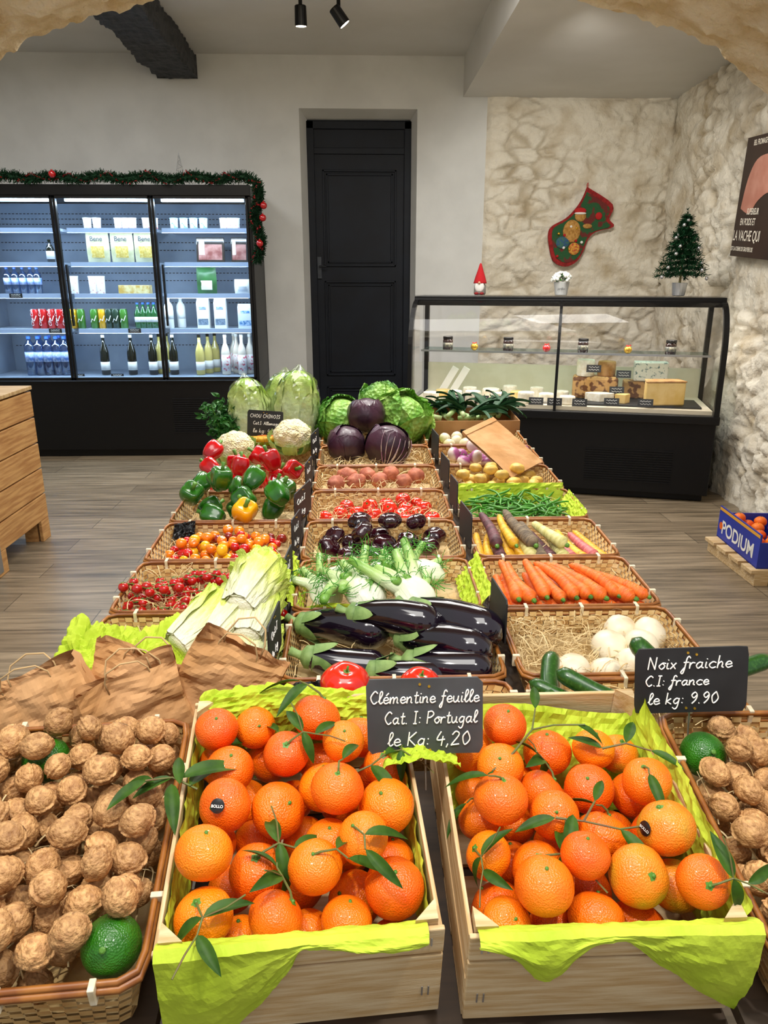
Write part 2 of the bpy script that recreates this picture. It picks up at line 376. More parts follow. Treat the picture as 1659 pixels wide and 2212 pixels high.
# splayed reveals of the door niche
g.add([(-.461,6.701,0),(-.405,6.90,0),(-.405,6.90,2.66),(-.461,6.701,2.711)],[(0,1,2,3)]); g.add([(.501,6.701,0),(.455,6.90,0),(.455,6.90,2.66),(.501,6.701,2.711)],[(3,2,1,0)]); g.add([(-.461,6.701,2.711),(-.405,6.90,2.66),(.455,6.90,2.66),(.501,6.701,2.711)],[(0,1,2,3)])
struct(g,'wall_back',white_wall)
g=G(); g.box(-3.8,-3.7,2.5,6.7,0,3.09); struct(g,'wall_left',white_wall)
def vor(p):
    d,pts=noise.voronoi(p); return d[0],d[1]
def stone(name,A,B,z0,z1,nrm,seed,res=.014):
    A=Vector(A);B=Vector(B);L=(B-A).length;nu=int(L/res);nv=int((z1-z0)/res)
    n=Vector(nrm); E=[]
    def f(u,v):
        p=A.lerp(B,u); z=z0+(z1-z0)*v; s=u*L
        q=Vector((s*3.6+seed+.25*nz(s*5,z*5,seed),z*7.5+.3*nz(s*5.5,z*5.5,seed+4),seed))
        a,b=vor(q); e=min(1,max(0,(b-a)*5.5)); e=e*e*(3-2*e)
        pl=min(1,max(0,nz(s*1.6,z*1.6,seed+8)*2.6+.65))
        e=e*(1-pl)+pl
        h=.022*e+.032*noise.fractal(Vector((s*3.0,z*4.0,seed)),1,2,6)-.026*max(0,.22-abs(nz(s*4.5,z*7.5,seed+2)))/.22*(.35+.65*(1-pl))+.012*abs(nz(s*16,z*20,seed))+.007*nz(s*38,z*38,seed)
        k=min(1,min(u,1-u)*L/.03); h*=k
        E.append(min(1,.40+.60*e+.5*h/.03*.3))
        return (p.x+n.x*h,p.y+n.y*h,z)
    g=G(); g.grid(f,nu,nv); o=struct(g,name,stone_m,smooth=True)
    at=o.data.attributes.new('crevice_tone','FLOAT','POINT'); at.data.foreach_set('value',E); return o
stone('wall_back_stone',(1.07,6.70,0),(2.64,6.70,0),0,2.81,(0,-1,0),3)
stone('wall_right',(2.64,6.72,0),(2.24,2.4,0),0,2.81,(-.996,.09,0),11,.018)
g=G(); g.add([(2.72,6.9,0),(2.32,2.4,0),(2.32,2.4,3.09),(2.72,6.9,3.09)],[(0,1,2,3)]); struct(g,'wall_right_backing',white_wall)
# arch
g=G()
def az(x): return 2.243-(x-.06)**2/5.0
def af(u,v):
    x=-1.55+3.26*u; y=1.7+.8*v; n=.030*noise.fractal(Vector((x*5,y*5,1)),1,2,6)+.020*abs(nz(x*13,y*13))+.008*nz(x*42,y*42)
    return (x,y,az(x)+n)
g.grid(af,300,80)
def aback(u,v):
    x=-1.55+3.26*u; z=az(x)+.03; return (x,2.5+.012*nz(x*9,v*9,2),z+(3.2-z)*v)
g.grid(aback,100,10)
def afr(u,v):
    x=-1.55+3.26*u; z=az(x); return (x,1.7+.012*nz(x*9,v*9,2),z+(3.2-z)*v)
g.grid(afr,100,10)
g.box(-3.8,-1.55,1.7,2.5,0,3.2); g.box(1.71,3.3,1.7,2.5,0,3.2)
struct(g,'wall_arch',arch_m,smooth=False)
# beam
g=G()
def bm(u,v):
    y=2.6+4.08*u; s=v*3
    P=[(-1.57,3.08),(-1.57,2.91),(-1.25,2.91),(-1.25,3.08)]
    i=min(2,int(s)); t=s-i; x=P[i][0]*(1-t)+P[i+1][0]*t; z=P[i][1]*(1-t)+P[i+1][1]*t
    k=.018*nz(y*6,x*7,z*7)+.014*nz(y*20,x*20,z*20)
    return (x+k,y,min(3.085,z+k))
g.grid(bm,160,27); g.add([(-1.57,6.68,3.08),(-1.57,6.68,2.91),(-1.25,6.68,2.91),(-1.25,6.68,3.08)],[(0,1,2,3)])
struct(g,'trim_1',beam_m,smooth=False)
# door
g=G(); g.box(-.43,.48,6.885,6.92,0,2.66)
for x0,x1 in ((-.415,-.355),(.405,.465)): g.box(x0,x1,6.86,6.9,0,2.65)
g.box(-.415,.465,6.86,6.9,2.59,2.65); g.box(-.41,.46,6.87,6.9,2.40,2.45)
d=struct(g,'door_1',door_m,bevel=.004)
for (z0,z1) in ((1.50,2.28),(.55,1.38),(.12,.45)):
    g=G()
    for q,(w) in enumerate((.0,.03)):
        x0,x1=-.29+w,.34-w; a,b=z0+w,z1-w; y=6.868+.006*q; t=.016
        g.box(x0,x1,y,6.89,a,a+t);g.box(x0,x1,y,6.89,b-t,b);g.box(x0,x0+t,y,6.89,a,b);g.box(x1-t,x1,y,6.89,a,b)
    part(g,'door_panel',door_m,d,bevel=.003)
g=G(); g.box(-.350,-.315,6.865,6.89,1.40,1.58); g.tube([(-.332,6.87,1.5),(-.332,6.82,1.5),(-.27,6.81,1.5)],.009,8)
g.lathe([(.012,0),(.012,.01)],12,0,T(-.332,6.865,1.44)@RX(90))
part(g,'handle',mat('dark_steel','#3a3d42',rough=.35,metal=.8),d)
# track light
g=G(); g.box(-.42,-.05,5.28,5.33,3.055,3.09); tl=thing(g,'track_light',black_m,'black ceiling track with two small spotlights','light',bevel=.003)
bulb=mat('lamp_face','#fff4e0',emit=12,ecol='#fff1da')
for x,rx,ry in ((-.335,8,0),(-.10,6,-38)):
    g=G(); g.tube([(x,5.305,3.055),(x,5.305,3.0)],.012,8)
    M=T(x,5.305,2.955)@RY(ry)@RX(rx)
    g.lathe([(.03,.05),(.036,.045),(.038,-.055),(.036,-.06),(.033,-.055),(.033,-.03)],20,0,M)
    sp=part(g,'spotlight_head',black_m,tl,smooth=False)
    g=G(); g.lathe([(.032,-.062),(.032,-.0605)],20,0,M); part(g,'lamp_lens',bulb,sp)
# ================================================================ FRIDGE
fr=empty('display_fridge','tall black open-display fridge with three glass doors and lit shelves','fridge',T(-1.9,6.3,0)); FM=T(1.9,-6.3,0)
linr=mat('fridge_liner','#8d9aab','#7d8a9b',sc=4,rough=.5,metal=.1)
shm=mat('fridge_shelf','#b4c0d0',rough=.4,metal=.2); railm=mat('price_rail','#b8c8e2',rough=.35,emit=.3,ecol='#a8c4f0')
g=G(); g.box(-2.99,-.79,6.02,6.66,.06,.62); g.box(-2.96,-.82,6.06,6.6,0,.06); g.box(-2.99,-.79,5.98,6.66,1.985,2.06); g.box(-.815,-.79,6.0,6.66,.62,1.985); g.box(-2.99,-2.965,6.0,6.66,.62,1.985)
g.box(-2.99,-.79,6.62,6.66,.62,1.985); part(g,'body',black_m,fr,FM,bevel=.004)
g=G(); g.box(-2.96,-.82,6.59,6.62,.64,1.98); g.box(-2.96,-.82,6.05,6.6,.62,.645); g.box(-.822,-.816,6.08,6.6,.64,1.98); g.box(-2.965,-2.96,6.08,6.6,.64,1.98)
part(g,'liner',linr,fr,FM)
g=G()
for xi in range(70):
    for z in (1.90,1.86,1.82,1.68,1.62,1.44,1.38,1.2,.95,.85):
        g.box(-2.93+xi*.03,-2.912+xi*.03,6.586,6.589,z,z+.006)
part(g,'vent_slots',black_m,fr,FM)
g=G()
for i in range(16): g.box(-1.5,-1.2,6.012,6.02,.2+i*.018,.21+i*.018)
part(g,'grille',blackm2,fr,FM)
strip=mat('cool_light_strip','#eaf5ff',emit=10,ecol='#d8ecff')
SZ=(1.766,1.518,1.283,1.015)
for s_ in range(3):
    x0=-2.25-.72+.72*s_; x1=x0+.72
    for z in SZ:
        g=G(); g.box(x0+.03,x1-.03,6.16,6.585,z-.02,z); sh=part(g,'shelf',shm,fr,FM)
        g=G(); g.box(x0+.03,x1-.03,6.13,6.16,z-.032,z+.003); part(g,'price_rail',railm,sh)
    g=G(); g.box(x0+.05,x1-.05,6.10,6.13,1.955,1.975); part(g,'light_strip',strip,fr,FM)
    g=G(); t=.022
    g.box(x0+.004,x0+t,5.985,6.02,.63,1.985);g.box(x1-t,x1-.004,5.985,6.02,.63,1.985);g.box(x0+.004,x1-.004,5.985,6.02,.63,.65);g.box(x0+.004,x1-.004,5.985,6.02,1.965,1.985)
    dr=part(g,'door',black_m,fr,FM,bevel=.002)
    g=G(); g.box(x0+t,x1-t,6.0,6.004,.65,1.965); part(g,'glass_pane',glassf,dr)
    g=G(); g.box(x0+.05,x0+.062,5.955,5.985,1.05,1.5); part(g,'handle',black_m,dr)
def fx(px): return (px-829.5)*.003594+.204
clearw=thin_glass('water_bottle_plastic',.16,'#bcd8f2',.06); cap_b=mat('blue_cap','#2a62c4',rough=.4); lab_b=mat('blue_white_label','#dfe9f8','#4f7fd0',sc=25,rough=.4)
def bottle(name,h,r,body,cap,labm,label,cat,neck=.35,lz=(.35,.62)):
    g=G(); g.lathe([(r*.9,0),(r,h*.02),(r,h*(1-neck)),(r*.8,h*(1-neck*.75)),(r*.36,h*(1-neck*.45)),(r*.34,h*.96)],16)
    b=thing(g,name,body,label,cat,smooth=True)
    g=G(); g.lathe([(r*.4,h*.93),(r*.4,h*.995),(r*.3,h)],12); part(g,'cap',cap,b)
    g=G(); g.lathe([(r*1.02,h*lz[0]),(r*1.02,h*lz[1])],16); part(g,'paper_label',labm,b,smooth=True)
    return proto(b)
wb=bottle('water_bottle',.31,.042,clearw,cap_b,lab_b,'clear plastic water bottle with blue and white label','bottle',.25,(.35,.6))
wbs=bottle('water_bottle',.2,.03,clearw,cap_b,lab_b,'small clear water bottle with blue label','bottle',.3,(.35,.6))
dkg=mat('dark_wine_glass','#0d130c',rough=.08,coat=.5); grg=mat('green_beer_glass','#1d5a2c',rough=.1,coat=.5); palewine=mat('pale_wine_glass','#c9b86a',rough=.1,coat=.5); rosew=mat('rose_wine_glass','#e6d9c8',rough=.1,coat=.5)
wht=mat('white_paper_label','#eceae4',rough=.6); goldm=mat('gold_foil','#d8a93a',rough=.3,metal=.8); pinklab=mat('pink_print_label','#f0e6e2','#d2506a',sc=40,rough=.5,lo=.55,hi=.6)
wd=bottle('wine_bottle',.32,.036,dkg,wht,wht,'dark glass wine bottle with white label','bottle',.45,(.12,.33))
wp=bottle('wine_bottle',.32,.036,palewine,dkg,wht,'pale white wine bottle with cream label','bottle',.45,(.12,.33))
wr=bottle('wine_bottle',.32,.036,rosew,wht,pinklab,'clear wine bottle with white and pink label','bottle',.45,(.1,.5))
bb=bottle('beer_bottle',.2,.028,grg,cap_b,wht,'green glass beer bottle','bottle',.45,(.25,.45))
jb=bottle('juice_bottle',.17,.03,dkg,dkg,wht,'small dark bottle with round white label','bottle',.4,(.15,.5))
canw=mat('can_print_white','#f3efe9',rough=.3)
def can(c,nm,label):
    m=mat(nm,c,rough=.25,metal=.1,coat=.3)
    g=G(); g.lathe([(.026,0),(.031,.006),(.031,.135),(.025,.148),(.025,.15)],18); b=thing(g,'drink_can',m,label,'can',smooth=True)
    g=G(); g.tube([(-.022,-.0225,.05),(-.008,-.0312,.075),(.006,-.0312,.06),(.022,-.0225,.1)],.0035,6); part(g,'printed_wave',canw,b)
    g=G(); g.lathe([(.024,.15),(.024,.1515)],14); part(g,'lid',chrome,b); return proto(b)
cr_=can('#c00c14','red_can','red soft drink can with white script'); cy=can('#d8a21c','yellow_can','yellow iced tea can'); cg=can('#3f7a2a','green_can','green and yellow drink can'); cn=can('#1f3a2c','dark_can','dark green drink can')
text('Coca-Cola',.03,T(0,-.0318,.085)@RX(90)@RZ(90),canw,cr_,shear=.3)
def gl_at(px,z,y=6.22): return T(fx(px),y,z+.001)
for px in (32,52,72,92,110): inst(wb,gl_at(px,.645),group='water bottles on the fridge floor')
for px in (42,64,86,104): inst(wb,gl_at(px,.645,6.34),group='water bottles on the fridge floor')
for px in (5,22,39,56,70): inst(wbs,gl_at(px,1.283),group='small water bottles on a fridge shelf')
for px in (197,258,305,352): inst(wd,gl_at(px,.645),group='wine bottles on the fridge floor')
for px,y in ((316,6.3),(328,6.38)): inst(wp,gl_at(px,.645,y),group='wine bottles on the fridge floor')
for px,y in ((413,6.2),(427,6.3),(438,6.4)): inst(wp,gl_at(px,.645,y),group='wine bottles on the fridge floor')
for px,y in ((471,6.2),(492,6.3),(508,6.2),(482,6.4),(524,6.26),(520,6.4)): inst(wr,gl_at(px,.645,y),group='wine bottles on the fridge floor')
for px in (281,293,305,317): inst(bb,gl_at(px,1.015),group='beer bottles on a fridge shelf')
for px in (287,299,311): inst(bb,gl_at(px,1.015,6.31),group='beer bottles on a fridge shelf')
inst(jb,gl_at(105,1.518)); 
for i,px in enumerate((54,72,90,108,122)): inst(cr_,gl_at(px,1.015)@RZ(R.uniform(-25,25)),group='drink cans on a fridge shelf')
for px,p in ((137,cy),(155,cg),(184,cg),(202,cy),(216,cn),(232,cn),(249,cg)): inst(p,gl_at(px,1.015),group='drink cans on a fridge shelf')
for px,p in ((60,cr_),(82,cr_),(112,cr_),(145,cy),(192,cy),(222,cg),(242,cn)): inst(p,gl_at(px,1.015,6.31),group='drink cans on a fridge shelf')
yog=mat('yogurt_pot','#e9e6e0','#c85a5a',sc=60,rough=.4,lo=.6,hi=.66); yogb=mat('yogurt_pot_blue','#dfe9f0','#5fa6c8',sc=50,rough=.4,lo=.55,hi=.6); blue_lid=mat('blue_lid','#9cc4e0',rough=.4)
def pot(m,lm,label,h=.075,r=.032):
    g=G(); g.lathe([(r*.82,0),(r*.86,.003),(r,h)],16); b=thing(g,'yogurt_pot',m,label,'yogurt',smooth=False)
    g=G(); g.lathe([(r*1.06,h),(r*1.06,h+.004),(r*.9,h+.005)],16); part(g,'lid',lm,b); return proto(b)
p1=pot(yog,wht,'white yogurt pot with red print'); p2=pot(yogb,blue_lid,'white yogurt pot with pale blue lid'); p3=pot(yog,wht,'tall white cup with red print',.13,.036)
for px in (192,212,258,274,288,318,334): inst(p1,gl_at(px,1.766),group='yogurt pots on the top fridge shelf')
for px in (377,398,419,440): inst(p2,gl_at(px,1.766),group='yogurt pots on the top fridge shelf')
for px in (484,498,510): inst(p1,gl_at(px,1.766),group='yogurt pots on the top fridge shelf')
for px in (148,190,206): inst(p3,gl_at(px,1.283),group='white cups on a fridge shelf')
def pouch(name,w,h,m1,m2,label,txt=None,tm=None):
    def f(u,v,s):
        x=(u-.5)*w*(1+.05*math.sin(v*pi)); b=math.sin(pi*u)**.6*math.sin(pi*min(1,v*1.05+.02))**.5 if 0<u<1 and v<.95 else 0
        return (x,s*.028*b*(1+.25*nz(u*5,v*5,w*30)),v*h)
    g=G(); g.grid(lambda u,v:f(u,v,-1),12,12); g.grid(lambda u,v:f(1-u,v,1),12,12)
    b=thing(g,name,m1,label,'food bag',smooth=True)
    g=G(); g.grid(lambda u,v:(lambda q:(q[0]*.8,q[1]-.003,q[2]))(f(.15+.7*u,.15+.35*v,-1)),8,6); part(g,'printed_window',m2,b,smooth=True)
    if txt: text(txt,h*.2,T(0,-.034,h*.66)@RX(90),tm,b,bold=.0005)
    return proto(b)
pch=pouch('food_pouch',.17,.24,mat('cream_pouch','#cfcba8','#b9b68e',sc=15,rough=.4),mat('pasta_window','#c9a94c','#e0cc80',sc=60,rough=.4),'cream stand-up pouch with yellow contents','Bene',mat('dark_print','#243042',rough=.5))
pgr=pouch('food_pouch',.15,.2,mat('green_pouch','#2f6b33','#1f5226',sc=15,rough=.4),wht,'green and white food pouch')
pwh=pouch('food_pouch',.13,.11,wht,mat('grey_print','#c2c6ca',rough=.4),'small white food packet')
for px in (209,261,312): inst(pch,gl_at(px,1.518),group='pouches on a fridge shelf')
inst(pgr,gl_at(439,1.283)); inst(pwh,gl_at(518,1.283))
g=G(); g.box(-.12,.12,-.05,.05,0,.065); bx=thing(g,'butter_box',mat('gold_print_box','#caa24a','#e8d8a0',sc=30,rough=.4),'small gold printed butter box','box',gl_at(281,1.283),bevel=.003)
def packm(px,w,h):
    g=G(); g.box(-w/2,w/2,-.012,.012,0,h); b=thing(g,'meat_packet',mat('clear_tray','#38322f',rough=.15,coat=.5),'vacuum packed sliced dried meat','meat',T(fx(px),6.24,1.519)@RX(-8),bevel=.006)
    g=G(); g.box(-w*.42,w*.42,-.014,-.012,h*.1,h*.72); part(g,'meat_slices',mat('dried_meat','#8c4a44','#c08a80',sc=20,rough=.4),b)
    g=G(); g.box(-w*.4,-w*.2,-.016,-.0145,h*.3,h*.9); part(g,'paper_label',wht,b)
packm(450,.22,.19); packm(513,.13,.19)
def carton(px,w,h,m,stripe,label):
    g=G(); g.box(-w/2,w/2,-.035,.035,0,h*.85); g.add([(-w/2,-.035,h*.85),(w/2,-.035,h*.85),(w/2,.035,h*.85),(-w/2,.035,h*.85),(-w/2,0,h),(w/2,0,h)],[(0,1,5,4),(2,3,4,5),(1,2,5),(3,0,4)])
    b=thing(g,'milk_carton',m,label,'carton',gl_at(px,1.015))
    g=G(); g.box(-w*.42,w*.42,-.0365,-.035,h*.12,h*.32); g.box(-w*.3,w*.3,-.0365,-.035,h*.62,h*.72); part(g,'printed_band',stripe,b)
grp_=mat('grey_print_band','#8fa0b4','#5f7488',sc=60,rough=.5); blp=mat('blue_print_band','#2f78b8','#bcd8ee',sc=60,rough=.5)
carton(427,.095,.235,wht,grp_,'white milk carton with grey print'); carton(465,.095,.235,wht,grp_,'white milk carton with grey print'); carton(521,.12,.19,mat('white_blue_carton','#dfe9f2',rough=.5),blp,'white and blue milk carton')
b=bottle('milk_bottle',.24,.035,wht,wht,wht,'white plastic milk bottle','bottle',.3,(.3,.6)); inst(b,gl_at(350,1.015)); inst(b,gl_at(372,1.015,6.3))
def tag(px,z,M=None,w=.1,h=.035,label='small black handwritten shelf price tag'):
    g=G(); g.box(-w/2,w/2,-.0015,.0015,0,h); b=thing(g,'price_tag',slate,label,'price tag',M if M is not None else T(fx(px),6.122,z-.03),group='small black price tags')
    g=G()
    for i in range(2):
        g.tube([(-w*.35+w*.7*t/9,-.0025,h*(.68-.36*i)+h*.09*math.sin(t*2.4+i)) for t in range(10)],.0012,4)
    part(g,'lettering',chalk,b); return b
for px,z in ((30,1.283),(105,1.015),(278,1.015),(143,.66),(230,.66)): tag(px,z)
# garland
def garland():
    pts=[]
    for i in range(46): x=-2.99+2.2*i/45; pts.append(Vector((x,5.99+.01*math.sin(i*1.3),2.105+.012*math.sin(i*.9))))
    for i in range(1,22): pts.append(Vector((-.745+.02*math.sin(i*.5),5.98,2.09-.56*i/21)))
    rg=random.Random(3); g=G(); g.tube(pts,.02,6)
    for i in range(len(pts)-1):
        for k in range(130):
            p=pts[i].lerp(pts[i+1],rg.random()); d=Vector((rg.uniform(-1,1),rg.uniform(-1,.6),rg.uniform(-1,1))).normalized()*rg.uniform(.035,.06)
            s=d.cross(Vector((rg.random(),rg.random(),rg.random()))).normalized()*.0045
            g.add([p-s,p+s,p+d+s*.5,p+d-s*.5],[(0,1,2,3)])
    b=thing(g,'christmas_garland',mat('garland_needles','#1a3f25','#0e2a17',sc=40,rough=.7,spec=.2),'dark green tinsel garland with red baubles draped over fridge top','garland')
    g=G()
    P=[p+Vector((.03*math.cos(i*1.1),-.05+.01*math.sin(i),.035*math.sin(i*1.1))) for i,p in enumerate(pts) if i>8]
    for i in range(len(P)-1):
        for k in range(7):
            p=P[i].lerp(P[i+1],rg.random()); d=Vector((rg.uniform(-1,1),rg.uniform(-1,.3),rg.uniform(-1,1)))*.014; s=Vector((.003,0,.003))
            g.add([p-s,p+s,p+d],[(0,1,2)])
    part(g,'red_tinsel',mat('red_tinsel','#8a101a',rough=.3,metal=.5),b,kind='stuff')
    bm_=mat('red_bauble','#a80c14',rough=.15,coat=.8)
    for p in ((-.69,5.94,1.915),(-.70,5.94,1.83),(-2.2,5.92,2.12),(-2.6,5.92,2.10),(-.73,5.93,1.65)):
        g=G(); g.ball(.026,n=16,m=10,M=T(*p)); g.lathe([(.006,.024),(.006,.032)],8,0,T(*p)); part(g,'bauble',bm_,b,smooth=True)
garland()
g=G()
for i in range(60):
    a=i*.5; z=2.0; t=i/60; r=.05*(1-t)
    if i: g.tube([pp,(r*math.cos(a),r*math.sin(a),.24*t)],.0012,4)
    pp=(r*math.cos(a),r*math.sin(a),.24*t)
for k in range(6): g.tube([(.05*math.cos(k*1.05),.05*math.sin(k*1.05),0),(0,0,.25)],.0012,4)
thing(g,'wire_cone_tree',mat('silver_wire','#d6dade',rough=.3,metal=.8),'small silver wire cone christmas tree on fridge top','decoration',T(fx(405)-.02,6.2,2.06))
# ================================================================ CHEESE COUNTER
CM=T(.33,5.04,0)@RZ(-15.35)
cc=empty('cheese_counter','long black refrigerated cheese counter with curved glass front','display counter',CM)
LC=1.985
g=G(); g.box(0,LC,.03,.68,.05,.56); g.box(.02,LC-.02,.08,.66,0,.05); g.box(-.01,LC+.01,-.01,.69,.52,.575); part(g,'base',black_m,cc,bevel=.006)
g=G()
for i in range(14): g.box(1.2,1.75,.024,.03,.12+i*.016,.128+i*.016)
part(g,'grille',blackm2,cc)
cream=mat('cream_deck','#e2d8c2','#d8cdb4',sc=6,rough=.4); 
g=G(); g.box(.03,LC-.03,.05,.66,.575,.60); g.box(.03,LC-.03,.635,.66,.6,.80); part(g,'display_deck',cream,cc)
def cprof(t):
    a=t; 
    if a<.45: return (.0+.01*a/.45,.575+.36*a/.45)
    q=(a-.45)/.55*pi/2; return (.01+.26*(1-math.cos(q)),.935+.33*math.sin(q))
g=G(); g.grid(lambda u,v:(.02+(LC-.04)*u,*cprof(v)),1,24); part(g,'curved_glass',glass,cc,smooth=True)
g=G(); g.box(-.005,LC+.005,.24,.62,1.255,1.285); g.box(-.005,LC+.005,.235,.26,1.225,1.27); part(g,'top_panel',black_m,cc,bevel=.005)
g=G(); g.box(.0,LC,.20,.63,1.286,1.292); part(g,'glass_top',glass,cc)
warm=mat('warm_light_strip','#fff6e6',emit=9,ecol='#fff4e6')
g=G(); g.box(.05,LC-.05,.27,.30,1.235,1.253); part(g,'light_strip',warm,cc)
for x,w in ((0,.028),(LC-.03,.032),(LC/2-.02,.018)):
    g=G(); P=[(x,*cprof(i/20)) for i in range(21)]
    for i in range(20):
        a=P[i];b=P[i+1]; g.add([(a[0],a[1]-.008,a[2]),(a[0]+w,a[1]-.008,a[2]),(b[0]+w,b[1]-.008,b[2]),(b[0],b[1]-.008,b[2]),(a[0],a[1]+.03,a[2]),(a[0]+w,a[1]+.03,a[2]),(b[0]+w,b[1]+.03,b[2]),(b[0],b[1]+.03,b[2])],[(0,1,2,3),(7,6,5,4),(0,3,7,4),(1,5,6,2)])
    part(g,'frame_post',black_m,cc)
for x in (.008,LC-.012):
    g=G(); P=[(x,*cprof(i/20)) for i in range(21)]+[(x,.64,1.265),(x,.64,.575)]; g.add(P,[tuple(range(len(P)))]); part(g,'end_glass',glass,cc)
for x in (0,LC-.03):
    g=G(); g.box(x,x+.03,.62,.66,.57,1.27); part(g,'rear_post',black_m,cc)
g=G(); g.box(.03,LC-.03,.645,.65,.8,1.25); part(g,'rear_glass_door',glass,cc)
g=G(); g.box(.04,LC-.04,.28,.55,.915,.922); sh=part(g,'glass_shelf',thin_glass('shelf_glass',.2,'#cfe0dc'),cc)
g=G(); g.box(.04,LC-.04,.272,.28,.912,.925); part(g,'shelf_edge',chrome,sh)
jarg=mat('jar_contents','#2a150e',rough=.1,coat=.7); jarlab=mat('jar_label','#8f8a72','#4a4a44',sc=60,rough=.5)
g=G(); g.lathe([(.032,0),(.035,.004),(.035,.065),(.031,.074)],16); jr=proto(thing(g,'jam_jar',jarg,'small dark jam jar with black lid on glass shelf','jar',smooth=True))
g=G(); g.lathe([(.033,.074),(.034,.075),(.034,.09),(.032,.092)],16); part(g,'lid',black_m,jr)
g=G(); g.lathe([(.0357,.02),(.0357,.05)],16); part(g,'paper_label',jarlab,jr,smooth=True)
for x in (.22,.64,1.14,1.70): inst(jr,CM@T(x,.33,.922),group='jars on the counter shelf')
for x,m_,lb in ((.41,goldm,'small gold gift bauble'),(.90,cherry,'red bauble with ribbon'),(1.43,goldm,'small gold gift bauble')):
    g=G(); g.ball(.026,n=14,m=9,M=T(0,0,.026)); o=thing(g,'bauble',m_,lb+' on glass shelf','bauble',CM@T(x,.31,.922),smooth=True)
    g=G(); g.tube([(-.015,-.01,.055),(0,-.012,.05),(.015,-.01,.057),(0,-.014,.05),(-.008,-.02,.03)],.003,5); part(g,'ribbon',cherry,o)
chw=mat('white_rind','#f0ebdc','#ddd2b8',sc=30,rough=.7,bump=.3); chy=mat('yellow_cheese','#e6c884','#d8b464',sc=12,rough=.5); chr_=mat('cheese_rind_brown','#c0935a','#9a6c36',sc=20,rough=.7); blu=mat('blue_cheese','#e6e2d4','#56706e',sc=45,rough=.6,lo=.56,hi=.66)
slatet=mat('black_slate_tray','#16181a',rough=.5); plate=mat('white_ceramic','#eceae6',rough=.25)
def cheese(x,y,z,r,h,m_,lb,n=24,wedge=None,rot=0):
    g=G()
    if wedge:
        a=math.radians(wedge); k=8; vs=[(0,0,0),(0,0,h)]
        for i in range(k+1): t=a*i/k; vs+=[(r*math.cos(t),r*math.sin(t),0),(r*math.cos(t),r*math.sin(t),h)]
        fs=[(0,2,3,1),(0,1,2*k+3,2*k+2)]
        for i in range(k): fs+=[(2+2*i,4+2*i,5+2*i,3+2*i),(1,3+2*i,5+2*i),(0,4+2*i,2+2*i)]
        g.add(vs,fs)
    else: g.lathe([(r*.94,0),(r,h*.15),(r,h*.85),(r*.94,h)],n)
    return thing(g,'cheese',m_,lb,'cheese',CM@T(x,y,z)@RZ(rot),bevel=.003)
g=G(); g.box(-.42,.42,-.16,.16,0,.012); thing(g,'slate_tray',slatet,'black slate tray under cheeses','tray',CM@T(1.48,.27,.60),bevel=.003)
logm=mat('log_slices','#6d421e','#c89a5c',sc=30,rough=.7,bump=1,bsc=40,lo=.42,hi=.52,det=1)
g=G(); g.box(-.15,.15,-.08,.08,0,.15); thing(g,'log_riser',logm,'rustic riser made of log slices holding cheeses','wooden riser',CM@T(1.24,.40,.612),bevel=.02)
g=G(); g.box(-.17,.17,-.06,.06,0,.12); thing(g,'log_riser',logm,'rustic riser made of log slices holding cheeses','wooden riser',CM@T(1.60,.46,.612),bevel=.012)
cheese(1.17,.38,.762,.06,.11,chw,'tall white rind cheese wheel'); cheese(1.31,.40,.762,.06,.10,chr_,'beige cheese wheel with rind'); 
g=G(); g.box(-.11,.11,-.05,.05,0,.13); thing(g,'blue_cheese',blu,'crumbly blue cheese block on riser','cheese',CM@T(1.60,.44,.732),bevel=.008)
g=G(); P=[(-.13,-.07),(.13,-.06),(.12,.07),(-.10,.06)]; g.add([(x,y,z) for z in (0,.15) for x,y in P],[(3,2,1,0),(4,5,6,7),(0,1,5,4),(1,2,6,5),(2,3,7,6),(3,0,4,7)]); b=thing(g,'cheese_block',chy,'large yellow mountain cheese block with brown rind','cheese',CM@T(1.66,.19,.612)@RZ(12),bevel=.01)
g=G(); g.add([(x*1.02,y*1.03,z) for z in (.148,.158) for x,y in P],[(3,2,1,0),(4,5,6,7),(0,1,5,4),(1,2,6,5),(2,3,7,6),(3,0,4,7)]); part(g,'rind',chr_,b,bevel=.003)
cheese(1.27,.19,.612,.11,.055,chw,'flat white cheese round with cut wedge',wedge=120,rot=30); cheese(1.43,.15,.612,.07,.06,chy,'small yellow cheese wedge',wedge=100,rot=60)
R2=random.Random(5)
for i,(x,y) in enumerate([(.30,.18),(.43,.13),(.54,.28),(.60,.15),(.72,.25),(.79,.13),(.92,.2),(1.06,.14),(.2,.3),(.38,.38),(.66,.42),(.85,.40),(1.02,.34),(.14,.14)]):
    if i%3==0:
        g=G(); g.lathe([(.05,0),(.075,.006),(.077,.01),(.05,.006)],20); thing(g,'plate',plate,'small white ceramic plate in the counter','plate',CM@T(x,y,.601),smooth=True)
        cheese(x,y,.609,.05,.05,chw,'small round goat cheese on a plate')
    else: cheese(x,y,.601,R2.uniform(.045,.062),R2.uniform(.045,.075),chw if i%4 else chy,'small soft pale cheese in the counter',rot=R2.uniform(0,90))
for (x,y,z,s) in [(.34,.05,.601,1),(.5,.05,.601,1),(.66,.05,.601,1),(.86,.05,.601,1),(.98,.05,.601,1),(1.14,.05,.601,1),(1.34,.05,.613,1),(1.55,.06,.613,1),(1.22,.26,.80,1),(1.42,.33,.76,1),(1.38,.26,.66,1)]:
    tag(0,0,CM@T(x,y,z)@RX(-20),.095,.05,'small black handwritten cheese label')
